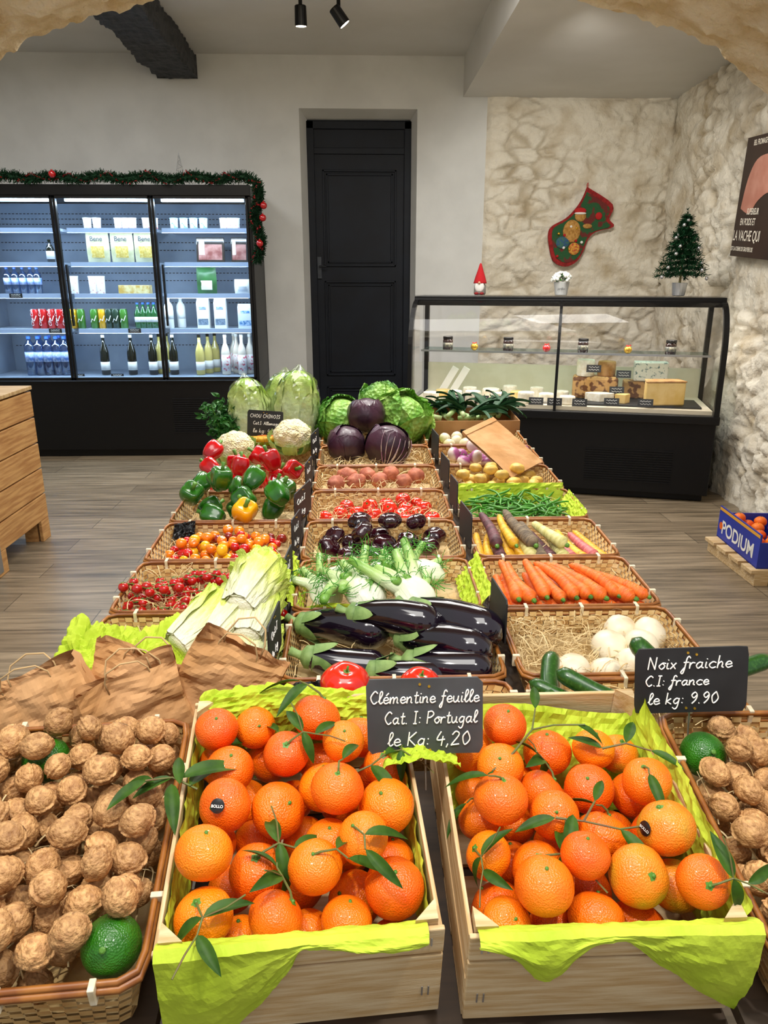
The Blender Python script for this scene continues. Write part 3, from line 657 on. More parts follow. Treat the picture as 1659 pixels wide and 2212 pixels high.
for i,(x,r_) in enumerate(((.16,-20),(.24,-28))):
    g=G(); g.box(-.025,.025,-.006,.006,0,.22); thing(g,'paper_carton',wht,'stack of folded white paper sheets','paper',CM@T(x,.42,.60)@RY(30)@RZ(5),bevel=.002)
# gnome
GM=CM@T(.42,.42,1.292)
g=G(); g.lathe([(.035,0),(.042,.01),(.04,.06),(.025,.085)],16); gn=thing(g,'gnome_figurine',mat('grey_felt','#8b8680',rough=.9),'small christmas gnome with tall red hat and white beard','figurine',GM,smooth=True)
g=G(); g.lathe([(.046,.075),(.044,.085),(.034,.12),(.02,.16),(.008,.2),(.002,.21)],16); part(g,'hat',mat('red_felt','#b8161f',rough=.9),gn,smooth=True)
g=G(); g.ball(.03,lambda v:Vector((v.x*1.1,v.y*.5,v.z*1.3)),M=T(0,-.032,.055)); part(g,'beard',wht,gn,smooth=True)
g=G(); g.ball(.009,n=10,m=8,M=T(0,-.05,.08)); part(g,'nose',mat('skin_tone_wood','#d9a482',rough=.7),gn,smooth=True)
for x in (-.018,.018):
    g=G(); g.ball(.016,lambda v:Vector((v.x,v.y*1.4,v.z*.6)),n=12,m=8,M=T(x,-.04,.009)); part(g,'boot',mat('red_boot','#8e1218',rough=.7),gn,smooth=True)
# flower pot
PM=CM@T(.97,.42,1.292)
g=G(); g.lathe([(.036,0),(.04,.003),(.052,.085),(.049,.087),(.045,.06)],20); fp=thing(g,'flower_pot',mat('grey_zinc','#c4c6c4',rough=.5,metal=.1),'small grey pot of white flowers on the counter top','potted plant',PM,smooth=False)
g=G(); rg=random.Random(2)
for i in range(60):
    d=Vector((rg.uniform(-1,1),rg.uniform(-1,1),rg.uniform(.1,1))).normalized()*.055; g.leaf(.02,.012,0,T(d.x,d.y,.085+d.z*.9)@rrot(rg),nu=3)
part(g,'foliage',herbm,fp,kind='stuff')
g=G()
for i in range(70):
    d=Vector((rg.uniform(-1,1),rg.uniform(-1,1),rg.uniform(0,1.2))).normalized()*.066; g.ball(.0105,n=8,m=6,M=T(d.x,d.y,.088+d.z*.9))
part(g,'blossoms',mat('white_petals','#f2f4ea',rough=.7),fp,smooth=True,kind='stuff')
text('jardin',.022,T(0,-.05,.035)@RX(90),slate,fp)
# mini tree
TM=CM@T(1.72,.42,1.292)
g=G(); g.lathe([(.035,0),(.04,.003),(.05,.08),(.046,.082)],20); tr=thing(g,'miniature_christmas_tree',mat('silver_pot','#c9ccd0',rough=.25,metal=.7),'miniature artificial christmas tree with silver baubles in a metal pot','christmas tree',TM,smooth=False)
g=G(); g.tube([(0,0,.06),(.005,0,.3),(0,0,.5)],[.008,.006,.002],8); part(g,'trunk',twig,tr)
g=G(); rg=random.Random(9); tips=[]
for lv in range(11):
    z=.14+lv*.034; Rr=.165*(1-lv/11.8)
    nb=10 if lv<8 else 6
    for k in range(nb):
        a=6.283*k/nb+lv*.7+rg.uniform(-.15,.15); e=Vector((math.cos(a)*Rr,math.sin(a)*Rr,z-.03+.03*rg.random())); s0=Vector((0,0,z)); tips.append(e)
        for q in range(60):
            t=rg.uniform(.1,1); p=s0.lerp(e,t); d=Vector((rg.uniform(-1,1),rg.uniform(-1,1),rg.uniform(-.7,1))).normalized()*.026+(e-s0).normalized()*.012
            w=d.cross(Vector((rg.random(),rg.random(),1))).normalized()*.0032; g.add([p-w,p+w,p+d+w*.4,p+d-w*.4],[(0,1,2,3)])
for q in range(80):
    p=Vector((0,0,rg.uniform(.44,.53))); d=Vector((rg.uniform(-1,1),rg.uniform(-1,1),rg.uniform(0,1))).normalized()*.022; w=d.cross(Vector((0,.1,1))).normalized()*.003; g.add([p-w,p+w,p+d],[(0,1,2)])
part(g,'needles',mat('tree_needles','#1b4a2c','#123a20',sc=30,rough=.7,spec=.2),tr,kind='stuff')
sbm=mat('silver_bauble','#d8d9dc',rough=.2,metal=.7)
for i in range(0,len(tips),6):
    g=G(); e=tips[i]; g.ball(.012,n=10,m=8,M=T(e.x*.98,e.y*.98,e.z-.014)); part(g,'bauble',sbm,tr,smooth=True)
# stocking
O=[(.30,.60),(.52,.47),(.50,.36),(.545,.30),(.40,.26),(.335,.20),(.30,.10),(.25,.02),(.16,-.02),(.06,.02),(.02,.12),(.0,.24),(.03,.30),(.14,.36),(.22,.44),(.27,.52)]
def shape(P,th,z0=0):
    k=len(P); vs=[(x,0,z) for x,z in P]+[(x,-th,z) for x,z in P]
    return vs,[tuple(range(k)),tuple(range(2*k-1,k-1,-1))]+[(i,(i+1)%k,k+(i+1)%k,k+i) for i in range(k)]
def inset(P,s,c=None):
    cx=sum(p[0] for p in P)/len(P); cz=sum(p[1] for p in P)/len(P)
    return [(cx+(x-cx)*s,cz+(z-cz)*s) for x,z in P]
Os=crom(O+[O[0]],4)[:-1]
g=G(); g.add(*shape(Os,.02)); st=thing(g,'christmas_stocking',mat('red_stocking_trim','#9e2020','#7a1616',sc=40,rough=.9,bump=.8,bsc=120),'embroidered red and green christmas stocking hanging on stone wall','stocking',T(1.62,6.645,1.52),bevel=.004)
g=G(); g.add(*shape(inset([p for p in Os],.9),.006),0,T(0,-.02,0)); part(g,'needlepoint_face',mat('stocking_green','#24552f','#6a2622',sc=16,rough=.9,bump=1,bsc=200,lo=.52,hi=.57),st)
def blob(nm,x,z,rx,rz,m_,y=-.03):
    g=G(); g.ball(1,lambda v:Vector((v.x*rx,v.y*.012,v.z*rz)),n=20,m=12,M=T(x,y,z)); part(g,nm,m_,st,smooth=True)
tan=mat('tan_embroidery','#c0924e','#9c6c2c',sc=60,rough=.9,bump=.6,bsc=150)
redem=mat('red_embroidery','#b01c1c',rough=.9)
blob('embroidered_body',.19,.26,.075,.09,tan); blob('embroidered_head',.255,.38,.048,.045,tan); blob('embroidered_cap',.25,.42,.05,.025,redem,-.036); blob('embroidered_trim',.25,.40,.05,.010,wht,-.04)
blob('embroidered_toy',.12,.17,.06,.05,mat('blue_embroidery','#2c4a7c','#3f6f4c',sc=60,rough=.9)); blob('embroidered_toy',.22,.12,.05,.05,mat('mixed_embroidery','#b0402c','#d0a040',sc=70,rough=.9)); blob('embroidered_arm',.32,.3,.04,.02,tan); blob('embroidered_holly',.41,.38,.03,.03,redem)
for i in range(9): blob('embroidered_dot',.08+.05*(i%5),.06+.028*i+.04*(i%2),.012,.012,[redem,wht,goldm][i%3],-.034)
g=G(); g.tube([(.30,-.01,.59),(.295,-.012,.625),(.305,-.008,.64),(.31,.0,.60)],.003,5); part(g,'hanging_loop',redem,st)
# poster on right wall
PM=T(2.405,4.97,1.54)@RZ(-90-5.3)
g=G(); g.box(0,.60,-.006,0,0,.68); po=thing(g,'poster',mat('poster_ground','#2a1a16','#33201a',sc=4,rough=.5),'vintage cheese advertising poster with white lettering on dark ground','poster',PM@RY(4))
pink=mat('poster_pink','#c48a78','#b57664',sc=8,rough=.5)
g=G(); g.add(*shape(crom([(.06,.28),(.10,.44),(.20,.55),(.40,.57),(.58,.55),(.58,.28),(.45,.36),(.30,.32),(.2,.25),(.06,.28)],4)[:-1],.001),0,T(0,-.007,0)); part(g,'printed_shape',pink,po)
pw=mat('poster_white','#ece4d4',rough=.6)
for s,sz,x,z in (('BEL FROMAGE',.042,.10,.63),('SUPERIEUR',.05,.16,.245),('EN POIDS ET',.055,.08,.185),('LA VACHE QUI',.085,.0,.095),('EST LA CREME DE GRUYERE DE',.034,-.005,.035)):
    text(s,sz,T(x+.01,-.0085,z)@RX(90),pw,po,align='LEFT',bold=.0008,sx=.72)
# ================================================================ LEFT BIN + BOX
g=G(); x1=-1.76; x0=-2.5; y0=3.42; y1=4.05
bn=empty('wooden_bin','large slatted pine produce bin with metal corners','wooden crate',T(-2.1,3.7,0)); BM_=T(2.1,-3.7,0)
for i in range(5):
    z=.12+i*.142; g=G(); g.box(x1-.022,x1,y0,y1,z,z+.134); g.box(x0,x1-.023,y1-.022,y1,z,z+.134); g.box(x0,x1-.023,y0,y0+.022,z,z+.134); part(g,'slat',binw,bn,BM_,bevel=.003)
g=G(); g.box(x0-.005,x1+.006,y0-.006,y1+.006,.832,.852); part(g,'lid',mat('bin_top_wood','#c9ab7c','#b08c5a',sc=5,stretch=(1,10,1),rough=.55),bn,BM_,bevel=.003)
for (a,b) in ((x1-.1,y0+.03),(x1-.1,y1-.1),(x0+.03,y0+.03),(x0+.03,y1-.1)):
    g=G(); g.box(a,a+.07,b,b+.07,0,.83); part(g,'corner_post',binw,bn,BM_)
g=G(); g.box(x1-.02,x1,y0,y0+.10,0,.12); part(g,'foot_board',binw,bn,BM_,bevel=.004)
g=G(); g.box(x1-.02,x1,y1-.10,y1,0,.12); part(g,'foot_board',binw,bn,BM_,bevel=.004)
g=G(); g.box(x1-.03,x1+.003,y0-.003,y0+.04,.02,.22); part(g,'metal_corner',chrome,bn,BM_,bevel=.002)
# fruit carton at right on pallet
g=G()
for i in range(4): g.box(1.85,2.26,3.2+i*.13,3.3+i*.13,.06,.08)
for i in range(3): g.box(1.87+i*.16,1.94+i*.16,3.2,3.69,0,.06)
thing(g,'small_pallet',pineX,'low slatted wooden pallet on the floor','pallet',bevel=.002)
bluec=mat('blue_carton_print','#1d2f96','#2238a8',sc=4,rough=.5)
BX=T(2.07,3.45,.08)@RZ(-4)
g=G()
for a in ((-.17,-.163,-.24,.24,0,.17),(.163,.17,-.24,.24,0,.17),(-.163,.163,-.24,-.233,0,.13),(-.163,.163,.233,.24,0,.13)): g.box(*a)
g.box(-.17,.17,-.24,.24,0,.006); cb=thing(g,'fruit_carton',bluec,'blue printed cardboard fruit carton full of mandarins','box',BX)
text('PODIUM',.10,T(-.1712,0.0,.035)@RZ(-90)@RX(90),wht,cb,bold=.002,sx=1.0)
g=G(); g.box(-.1715,-.1705,-.235,.235,.15,.165); part(g,'printed_band',mat('yellow_band','#e0a030',rough=.5),cb)
g=G(); g.lathe([(.02,0),(.02,.001)],16,0,T(-.1708,.2,.07)@RY(-90)); part(g,'printed_logo',orange_m,cb)
# ================================================================ TABLE
SL=2.6
def ztab(y): return .581+.0454*y
tbw=mat('table_wood','#4a3826','#35281b',sc=5,stretch=(1,8,1),rough=.6)
tb=empty('display_table','long sloped wooden market stand carrying the produce baskets','table',T(.05,2,0)); TBI=T(-.05,-2,0)
g=G(); yA,yB=.985,3.45
for xa,xb in ((-.56,-.17),(-.165,.28),(.285,.675)):
    vs=[(x,y,ztab(y)-dz) for dz in (0,.025) for (x,y) in ((xa,yA),(xb,yA),(xb,yB),(xa,yB))]; g.add(vs,[(0,1,2,3),(7,6,5,4),(0,4,5,1),(1,5,6,2),(2,6,7,3),(3,7,4,0)])
part(g,'tabletop',tbw,tb,TBI)
for x in (-.48,.6):
    for y in (1.05,2.2,3.35):
        g=G(); g.box(x-.03,x+.03,y-.03,y+.03,0,ztab(y)-.03); part(g,'leg',tbw,tb,TBI)
TA=9.5; tn=math.tan(math.radians(TA))
def fshelf(xa,xb,z_at565,ya=.5,yb=.975):
    g=G(); zz=lambda y:z_at565+(y-.565)*tn
    vs=[(x,y,zz(y)-dz) for dz in (0.001,.02) for (x,y) in ((xa,ya),(xb,ya),(xb,yb),(xa,yb))]; g.add(vs,[(0,1,2,3),(7,6,5,4),(0,4,5,1),(1,5,6,2),(2,6,7,3),(3,7,4,0)])
    g.box(xa+.01,xa+.03,ya+.03,ya+.05,0,zz(ya+.03)-.02); g.box(xb-.03,xb-.01,ya+.03,ya+.05,0,zz(ya+.03)-.02); g.box(xa+.01,xb-.01,yb-.03,yb-.01,zz(yb)-.12,zz(yb)-.02)
    part(g,'front_shelf',tbw,tb,TBI)
fshelf(-.56,-.225,.6325,.53); fshelf(-.222,.405,.6015,.56); fshelf(.409,.74,.6325,.53)
XC={'L':-.352,'M':.058,'R':.470}; WC={'L':.362,'M':.412,'R':.362}
def BF(col,k):
    if k==0: y=1.0815
    else: y=1.17+.267*(k-1)+.1335
    return T(XC[col],y,ztab(y)+.001)@RX(SL)
def rrect(w,d,r,n=5):
    P=[]
    for cx,cy,a0 in ((w/2-r,-d/2+r,-90),(w/2-r,d/2-r,0),(-w/2+r,d/2-r,90),(-w/2+r,-d/2+r,180)):
        for i in range(n+1):
            a=math.radians(a0+90*i/n); P.append((cx+r*math.cos(a),cy+r*math.sin(a)))
    return P
def resample(P,m):
    Q=P+[P[0]]; L=[0]
    for i in range(len(Q)-1): L.append(L[-1]+math.dist(Q[i],Q[i+1]))
    o=[];j=0
    for i in range(m):
        s=L[-1]*i/m
        while L[j+1]<s: j+=1
        t=(s-L[j])/(L[j+1]-L[j]+1e-9); o.append((Q[j][0]*(1-t)+Q[j+1][0]*t,Q[j][1]*(1-t)+Q[j+1][1]*t))
    return o
def basket(W,D,H,label):
    g=G(); m=int(2*(W+D)/.015)//2*2; top=resample(rrect(W-.008,D-.008,.02),m); bot=resample(rrect(W-.05,D-.045,.015),m); nr=max(6,int(H/.009))
    for j in range(nr):
        for i in range(m):
            i2=(i+1)%m; off=.0012*(1 if (i+j)%2 else -1)
            q=[]
            for (ii,jj) in ((i,j),(i2,j),(i2,j+1),(i,j+1)):
                t=jj/nr; x=bot[ii][0]*(1-t)+top[ii][0]*t; y=bot[ii][1]*(1-t)+top[ii][1]*t
                l=math.hypot(x,y); q.append((x+x/l*off,y+y/l*off,.002+t*(H-.004)))
            g.add(q,[(0,1,2,3)],(i+j)%2)
    g.add([(x,y,.002) for x,y in bot],[tuple(range(m))],0)
    b=thing(g,'produce_basket',[wickA,wickB],label,'basket')
    g=G(); P=resample(rrect(W,D,.022),60)
    g.tube([(x,y,H-.002) for x,y in P],.0042,6,closed=True); g.tube([(x*.985,y*.98,H+.004) for x,y in P],.0038,6,closed=True); g.tube([(x*.985,y*.98,H-.010) for x,y in P],.003,6,closed=True)
    part(g,'rim',rim_m,b,smooth=True)
    g=G(); g.box(-.0035,.0035,-.0068,.0068,-.014,.0095); me=None
    for (x,y,a) in [(-W*.33,-D/2,0),(0,-D/2,0),(W*.33,-D/2,0),(-W*.33,D/2,0),(0,D/2,0),(W*.33,D/2,0),(W/2,-D*.25,90),(W/2,D*.25,90),(-W/2,-D*.25,90),(-W/2,D*.25,90)]:
        if me is None: o=part(g,'rim_binding',wrap_m,b,T(x,y,H)@RZ(a),bevel=.001); me=o
        else:
            o=me.copy(); COL.objects.link(o); o.parent=b; o.matrix_basis=T(x,y,H)@RZ(a)
    return proto(b)
HB=.08
bS=basket(.36,.26,HB,'shallow woven bamboo basket with brown cane rim'); bM=basket(.408,.26,HB,'wide woven bamboo basket with brown cane rim')
bS0=basket(.36,.158,HB,'short woven bamboo basket with cane rim'); bM0=basket(.408,.158,HB,'short woven bamboo basket with cane rim'); bW=basket(.275,.375,.10,'deep woven bamboo basket heaped with walnuts')
GB='woven bamboo produce baskets on the stand'
NB={('L',0):'paper bags',('L',1):'chicory and tissue',('L',2):'cherry tomatoes on the vine',('L',3):'mixed small tomatoes',('L',4):'green peppers',('L',5):'red peppers',('L',6):'cauliflowers',('L',7):'chinese cabbages',
('M',0):'large red tomatoes',('M',1):'aubergines',('M',2):'fennel bulbs',('M',3):'dark ribbed tomatoes',('M',4):'vine tomatoes',('M',5):'sweet potatoes',('M',6):'red cabbages',('M',7):'savoy cabbages',
('R',0):'courgettes',('R',1):'turnips on straw',('R',2):'orange carrots',('R',3):'heirloom carrots',('R',4):'green beans',('R',5):'yellow potatoes',('R',6):'purple turnips',('R',7):'white onions'}
for (c,k),w in NB.items():
    p=(bM0 if c=='M' else bS0) if k==0 else (bM if c=='M' else bS)
    inst(p,BF(c,k),'woven bamboo basket with cane rim holding '+w,GB)
def straw(M,hw,hd,z,n,seed,lb='tangled pale wood straw bedding in basket',bed=True,up=.02):
    rg=random.Random(seed); g=G()
    if bed: g.grid(lambda u,v:((u*2-1)*hw,(v*2-1)*hd,z-.004+.008*nz(u*9,v*9,seed)),24,16)
    for i in range(n):
        x=rg.uniform(-hw,hw)*.97;y=rg.uniform(-hd,hd)*.97;a=rg.uniform(0,6.28);L=rg.uniform(.03,.09);c=rg.uniform(-25,25);zz=z+rg.uniform(0,up)
        h=rg.uniform(.0,.02)
        pts=[]
        for k in range(7):
            t=k/6; pts.append((max(-hw,min(hw,x)),max(-hd,min(hd,y)),zz+h*math.sin(pi*t))); a+=c*.02; x+=math.cos(a)*L/6; y+=math.sin(a)*L/6
        w=.0009; vs=[]
        for q in pts: vs+=[(q[0]-w*math.sin(a),q[1]+w*math.cos(a),q[2]),(q[0]+w*math.sin(a),q[1]-w*math.cos(a),q[2]+.0006)]
        g.add(vs,[(2*k,2*k+1,2*k+3,2*k+2) for k in range(6)])
    return thing(g,'straw_bedding',straw_m,lb,'straw',M,kind='stuff')
for (c,k),w in NB.items():
    hw=(WC[c]-.045)/2; hd=.058 if k==0 else .108
    n={('R',1):800,('M',6):500,('L',2):400,('M',4):400,('M',5):400,('R',0):280,('M',0):350,('L',1):300}.get((c,k),180)
    straw(BF(c,k),hw,hd,.03,n,k*7+ord(c),up=.045 if n>250 else .03)
def crum(x,y,s=0):
    return abs(nz(x,y,s))*1.0+abs(nz(x*2.1,y*2.1,s+5))*.55+abs(nz(x*4.3,y*4.3,s+9))*.28
def tissue(fn,nu,nv,amp,seed,M,lb,m_=None,fr_=9,name='tissue_paper'):
    def f(u,v):
        p=Vector(fn(u,v)); e=1e-2
        a=Vector(fn(u+e,v))-p; b=Vector(fn(u,v+e))-p; n=a.cross(b)
        if n.length>0: n.normalize()
        return p+n*(amp*(crum(u*fr_,v*fr_*.8,seed)-.5))
    g=G(); g.grid(f,nu,nv); return thing(g,name,m_ or lime_m,lb,'tissue paper',M,smooth=False)
# ================================================================ PRODUCE PROTOTYPES
def clem(kind,m_=orange_m,label='ripe glossy orange clementine fruit'):
    r=.031; ph=R.uniform(0,9)
    def f(v):
        top=max(0,v.z-.9)*1.2; bot=max(0,-v.z-.93)
        k=1+.03*nz(v.x*1.5+ph,v.y*1.5,v.z*1.5)
        return Vector((v.x*k,v.y*k,v.z*(.86-top*.35-bot*.6)*k))
    g=G(); g.ball(r,f,28,20); o=thing(g,'clementine',m_,label,'fruit',smooth=True)
    zt=r*.79
    g=G(); 
    for i in range(5): g.leaf(.006,.005,0,T(0,0,zt+.001)@RZ(72*i),fold=0,curl=.1,nu=3)
    g.lathe([(.0025,zt-.002),(.002,zt+.003)],6); part(g,'calyx',gstem,o,smooth=True)
    if kind>=1:
        g=G(); L=.016 if kind==1 else .04
        pts=[(0,0,zt),(L*.2,L*.1,zt+.005),(L*.6,L*.3,zt+.008),(L,L*.2,zt+.006)]
        g.tube(pts,[.0016,.0014,.0012,.001],6); 
        if kind==3: g.tube([pts[2],(L*.5,L*.9,zt+.01),(L*.3,L*1.4,zt+.012)],.001,5); g.tube([pts[3],(L*1.5,0,zt+.01),(L*2,-.01,zt+.008)],.001,5)
        part(g,'twig',twig,o)
        for i in range(kind if kind<3 else 3):
            g=G(); g.leaf(R.uniform(.04,.058),R.uniform(.013,.018),0,None,fold=.25,curl=R.uniform(.25,.6))
            q=pts[2] if i else pts[3]
            part(g,'leaf',leafd,o,T(*q)@RZ([20,110,-70][i]+R.uniform(-20,20))@RY(R.uniform(0,25)),smooth=True)
    return proto(o)
cA=clem(0); cB=clem(1,label='orange clementine with a short stem and leaf'); cC=clem(2,label='orange clementine with stem and two dark leaves'); cD=clem(3,label='orange clementine with long twig and leaves'); cE=clem(0,orangeg,'clementine with greenish patches on orange peel'); 
g=G(); g.ball(.031,lambda v:v*(1+.12*max(0,abs(v.z)-.88)*4*(abs(v.z)-.88)*8),24,18); lm=thing(g,'lime',limeg,'glossy dark green lime resting on walnuts','fruit',smooth=True)
g=G(); g.lathe([(.003,.033),(.0035,.037),(.002,.038)],8); part(g,'stem_scar',gstem,lm); proto(lm)
def walnut(s):
    E=[]
    def f(v):
        rid=.09*math.exp(-(v.y/.07)**2)-.05*math.exp(-((abs(v.y)-.17)/.07)**2)
        a=abs(nz(v.x*2.6+s,v.y*3.4,v.z*2.6)); b=abs(nz(v.x*5.5+s,v.y*6.5,v.z*5)); 
        cr=min(a*3.2,1)*.5+min(b*3,1)*.5
        k=.90+rid+.075*cr
        E.append(min(1,max(0,.15+cr*1.3)))
        return Vector((v.x*k*.98,v.y*k*.95,v.z*k*1.1+ (.06*max(0,v.z-.88))))
    g=G(); g.ball(.0195,f,44,30); o=thing(g,'walnut',walm,'brown wrinkled whole walnut in its shell','nut',smooth=True)
    at=o.data.attributes.new('crevice_tone','FLOAT','POINT'); at.data.foreach_set('value',E); return proto(o)
wal=[walnut(s) for s in (0,3.3,7.1,12.7)]
def rootveg(name,L,r,m_,label,bend=.01,taper=.5,cat='vegetable',crown=None,n=14,tipr=.12,seg=14,ribs=.03,s=0):
    pts=[];rad=[]
    for i in range(seg+1):
        t=i/seg; pts.append((t*L,bend*math.sin(t*pi)+.002*nz(t*4,s),.0)); k=(1-taper*t)*(1+ribs*nz(t*14,s*3.1))
        if t<.08: k*=math.sqrt(max(0.02,1-((.08-t)/.08)**2))
        if t>.85: k*=max(tipr*.3,math.sqrt(max(0,1-((t-.85)/.15)**2)))
        rad.append(r*k)
    g=G(); g.tube(pts,rad,n); o=thing(g,name,m_,label,cat,smooth=True)
    if crown: g=G(); g.lathe([(r*.35,0),(r*.3,.006),(r*.12,.009)],8,0,T(0,0,0)@RY(-90)); part(g,'crown',crown,o)
    return proto(o)
carr_p=[rootveg('carrot',.175,.0185,carr,'thick orange carrot with trimmed top',b_,.5,crown=gstem,s=i,ribs=.07) for i,b_ in enumerate((.004,-.008,.012))]
cv={k:rootveg('carrot',L,r,m_,lb,b_,.5,crown=gstem,s=i+5,ribs=.07) for i,(k,L,r,m_,lb,b_) in enumerate((('y',.16,.0165,cary,'yellow heirloom carrot',.008),('p',.17,.019,carp,'purple heirloom carrot',-.008),('w',.13,.02,carw,'pale green-white carrot',.004),('e',.19,.02,care,'dark brown earthy root vegetable',.008),('k',.13,.0165,carpk,'pink heirloom carrot',-.004)))}
zu=rootveg('courgette',.18,.02,zucm,'dark green speckled courgette',.008,.05,s=3,ribs=.01)
g=G(); g.lathe([(.0195,-.002),(.012,.008),(.009,.02),(.010,.024)],6,0,RY(-90)); part(g,'stem',gstem,zu)
def bean(s):
    L=.10; pts=[(L*(t/8-.5),.012*math.sin(pi*t/8+s)*(1 if s<1 else -1),.003*math.sin(t+s)) for t in range(9)]
    g=G(); g.tube(pts,[.001,.0028,.0034,.0036,.0036,.0036,.0034,.0028,.0008],6); return proto(thing(g,'green_bean',beanm,'slender fresh green bean','vegetable',smooth=True))
beans=[bean(s) for s in (0,.5,1.2,2)]
def calyx(g,r,L,w,n=5,curl=.2,M=I4,up=0):
    for i in range(n): g.leaf(L,w,0,M@RZ(360/n*i+5)@T(r,0,0)@RY(-up),fold=.15,curl=curl,nu=4)
def tomato(name,r,m_,label,lob=0,flat=.85,stem=True,nl=0):
    def f(v):
        a=math.atan2(v.y,v.x); k=1+lob*math.cos(a*nl)*(1-v.z*v.z*.3) if nl else 1
        return Vector((v.x*k,v.y*k,v.z*flat*(1-.25*math.exp(-((v.x**2+v.y**2)/.08))*(1 if v.z>0 else 0))))
    g=G(); g.ball(r,f,26 if nl else 18,16 if nl else 12); o=thing(g,name,m_,label,'tomato',smooth=True)
    if stem:
        g=G(); calyx(g,0,r*.6,r*.2,5,.25,T(0,0,r*flat*.80)); g.tube([(0,0,r*flat*.72),(r*.05,0,r*flat*1.1)],r*.05,5); part(g,'calyx',gstem,o,smooth=True)
    return proto(o)
tR=tomato('small_tomato',.0135,cherry,'small glossy red tomato',stem=False,flat=.95); tO=tomato('small_tomato',.0135,tomor,'small glossy orange tomato',stem=False,flat=1); tY=tomato('small_tomato',.0135,tomyl,'small glossy yellow tomato',stem=False,flat=1.1); tD=tomato('small_tomato',.0135,tomdk,'small dark brown-red tomato',stem=False,flat=.95)
tV=tomato('vine_tomato',.027,tomat,'red vine tomato with green calyx'); tB=tomato('large_tomato',.042,tomat,'large glossy red tomato with calyx',.03,.8,True,5); tK=tomato('dark_ribbed_tomato',.036,darkt,'glossy purple-black ribbed tomato',.08,.78,False,6)
def truss(s):
    rg=random.Random(s); g=G(); L=.13; pts=[(L*(i/8),.008*math.sin(i*.8+s),.014+.004*math.sin(i+s)) for i in range(9)]; g.tube(pts,.0013,5)
    o=thing(g,'cherry_tomato_truss',gstem,'truss of small red cherry tomatoes on green vine','tomatoes',smooth=True)
    me=None
    for i in range(9):
        sd=1 if i%2 else -1; x,y,z=pts[i]; p=(x,y+sd*.0125,z-.002)
        if me is None:
            g=G(); g.ball(.0118,None,14,10); me=part(g,'tomato',cherry,o,T(*p),smooth=True)
        else:
            c=me.copy(); COL.objects.link(c); c.parent=o; c.matrix_basis=T(*p)@S(rg.uniform(.9,1.08))
    g=G()
    for i in range(9):
        sd=1 if i%2 else -1; x,y,z=pts[i]; calyx(g,0,.008,.0025,5,.1,T(x,y+sd*.0125,z+.0095)); g.tube([(x,y,z),(x,y+sd*.0125,z+.0105)],.0008,4)
    part(g,'calyxes',gstem,o); return proto(o)
trs=[truss(1),truss(4)]
def pepper(m_,label):
    def f(v):
        a=math.atan2(v.y,v.x); h=math.hypot(v.x,v.y); k=(h**.6)/(h+1e-6) if h>0 else 1
        lob=1+.10*math.cos(a*4)*(1 if v.z>-.9 else .6); ta=.86+.14*v.z
        z=v.z*1.05; 
        if v.z>0: z-=.28*math.exp(-h*h/.12)
        else: z+=.15*math.exp(-h*h/.08)
        return Vector((v.x*k*lob*ta,v.y*k*lob*ta,z))
    g=G(); g.ball(.036,f,36,20); o=thing(g,'bell_pepper',m_,label,'pepper',smooth=True)
    g=G(); g.tube([(0,0,.022),(.002,0,.036),(.006,.002,.05)],[.008,.005,.0065],8); part(g,'stem',gstem,o,smooth=True); return proto(o)
pR=pepper(redp,'glossy red bell pepper'); pG=pepper(grp,'glossy green bell pepper'); pY=pepper(yelp,'glossy yellow bell pepper')
def aub(L,r,b_):
    seg=20; pts=[];rad=[]
    for i in range(seg+1):
        t=i/seg; pts.append((t*L,b_*math.sin(t*pi*.8),0)); k=.55+.45*math.sin(min(1,t*1.25)*pi/2)
        if t>.75: k*=math.sqrt(max(0,1-((t-.75)/.25)**2))
        if t<.06: k*=.8+t*3.3
        rad.append(max(.0005,r*k))
    g=G(); g.tube(pts,rad,28); o=thing(g,'aubergine',eggp,'large glossy black-purple aubergine with green calyx','vegetable',smooth=True)
    g=G(); rr=r*.6
    g.lathe([(rr*1.06,.016),(rr*.98,-.004),(rr*.5,-.012),(rr*.35,-.014)],16,0,RY(90))
    for k in range(5):
        def lf(u,v,k=k):
            a=math.radians(72*k)+(v*2-1)*.60*(1-u)**.7; x=.010+u*.044; q=rr*1.07+(r*.26)*u+.0015+.006*u*u
            return (x,q*math.cos(a)+b_*math.sin(x/L*pi*.8)*0,q*math.sin(a))
        g.grid(lf,6,4)
    part(g,'calyx',eggc,o,smooth=True)
    g=G(); g.tube([(-.008,0,0),(-.02,.002,.002),(-.036,.006,.004)],[.010,.008,.0095],8); part(g,'stem',eggc,o,smooth=True); return proto(o)
au=[aub(.19,.040,.012),aub(.16,.038,-.01)]
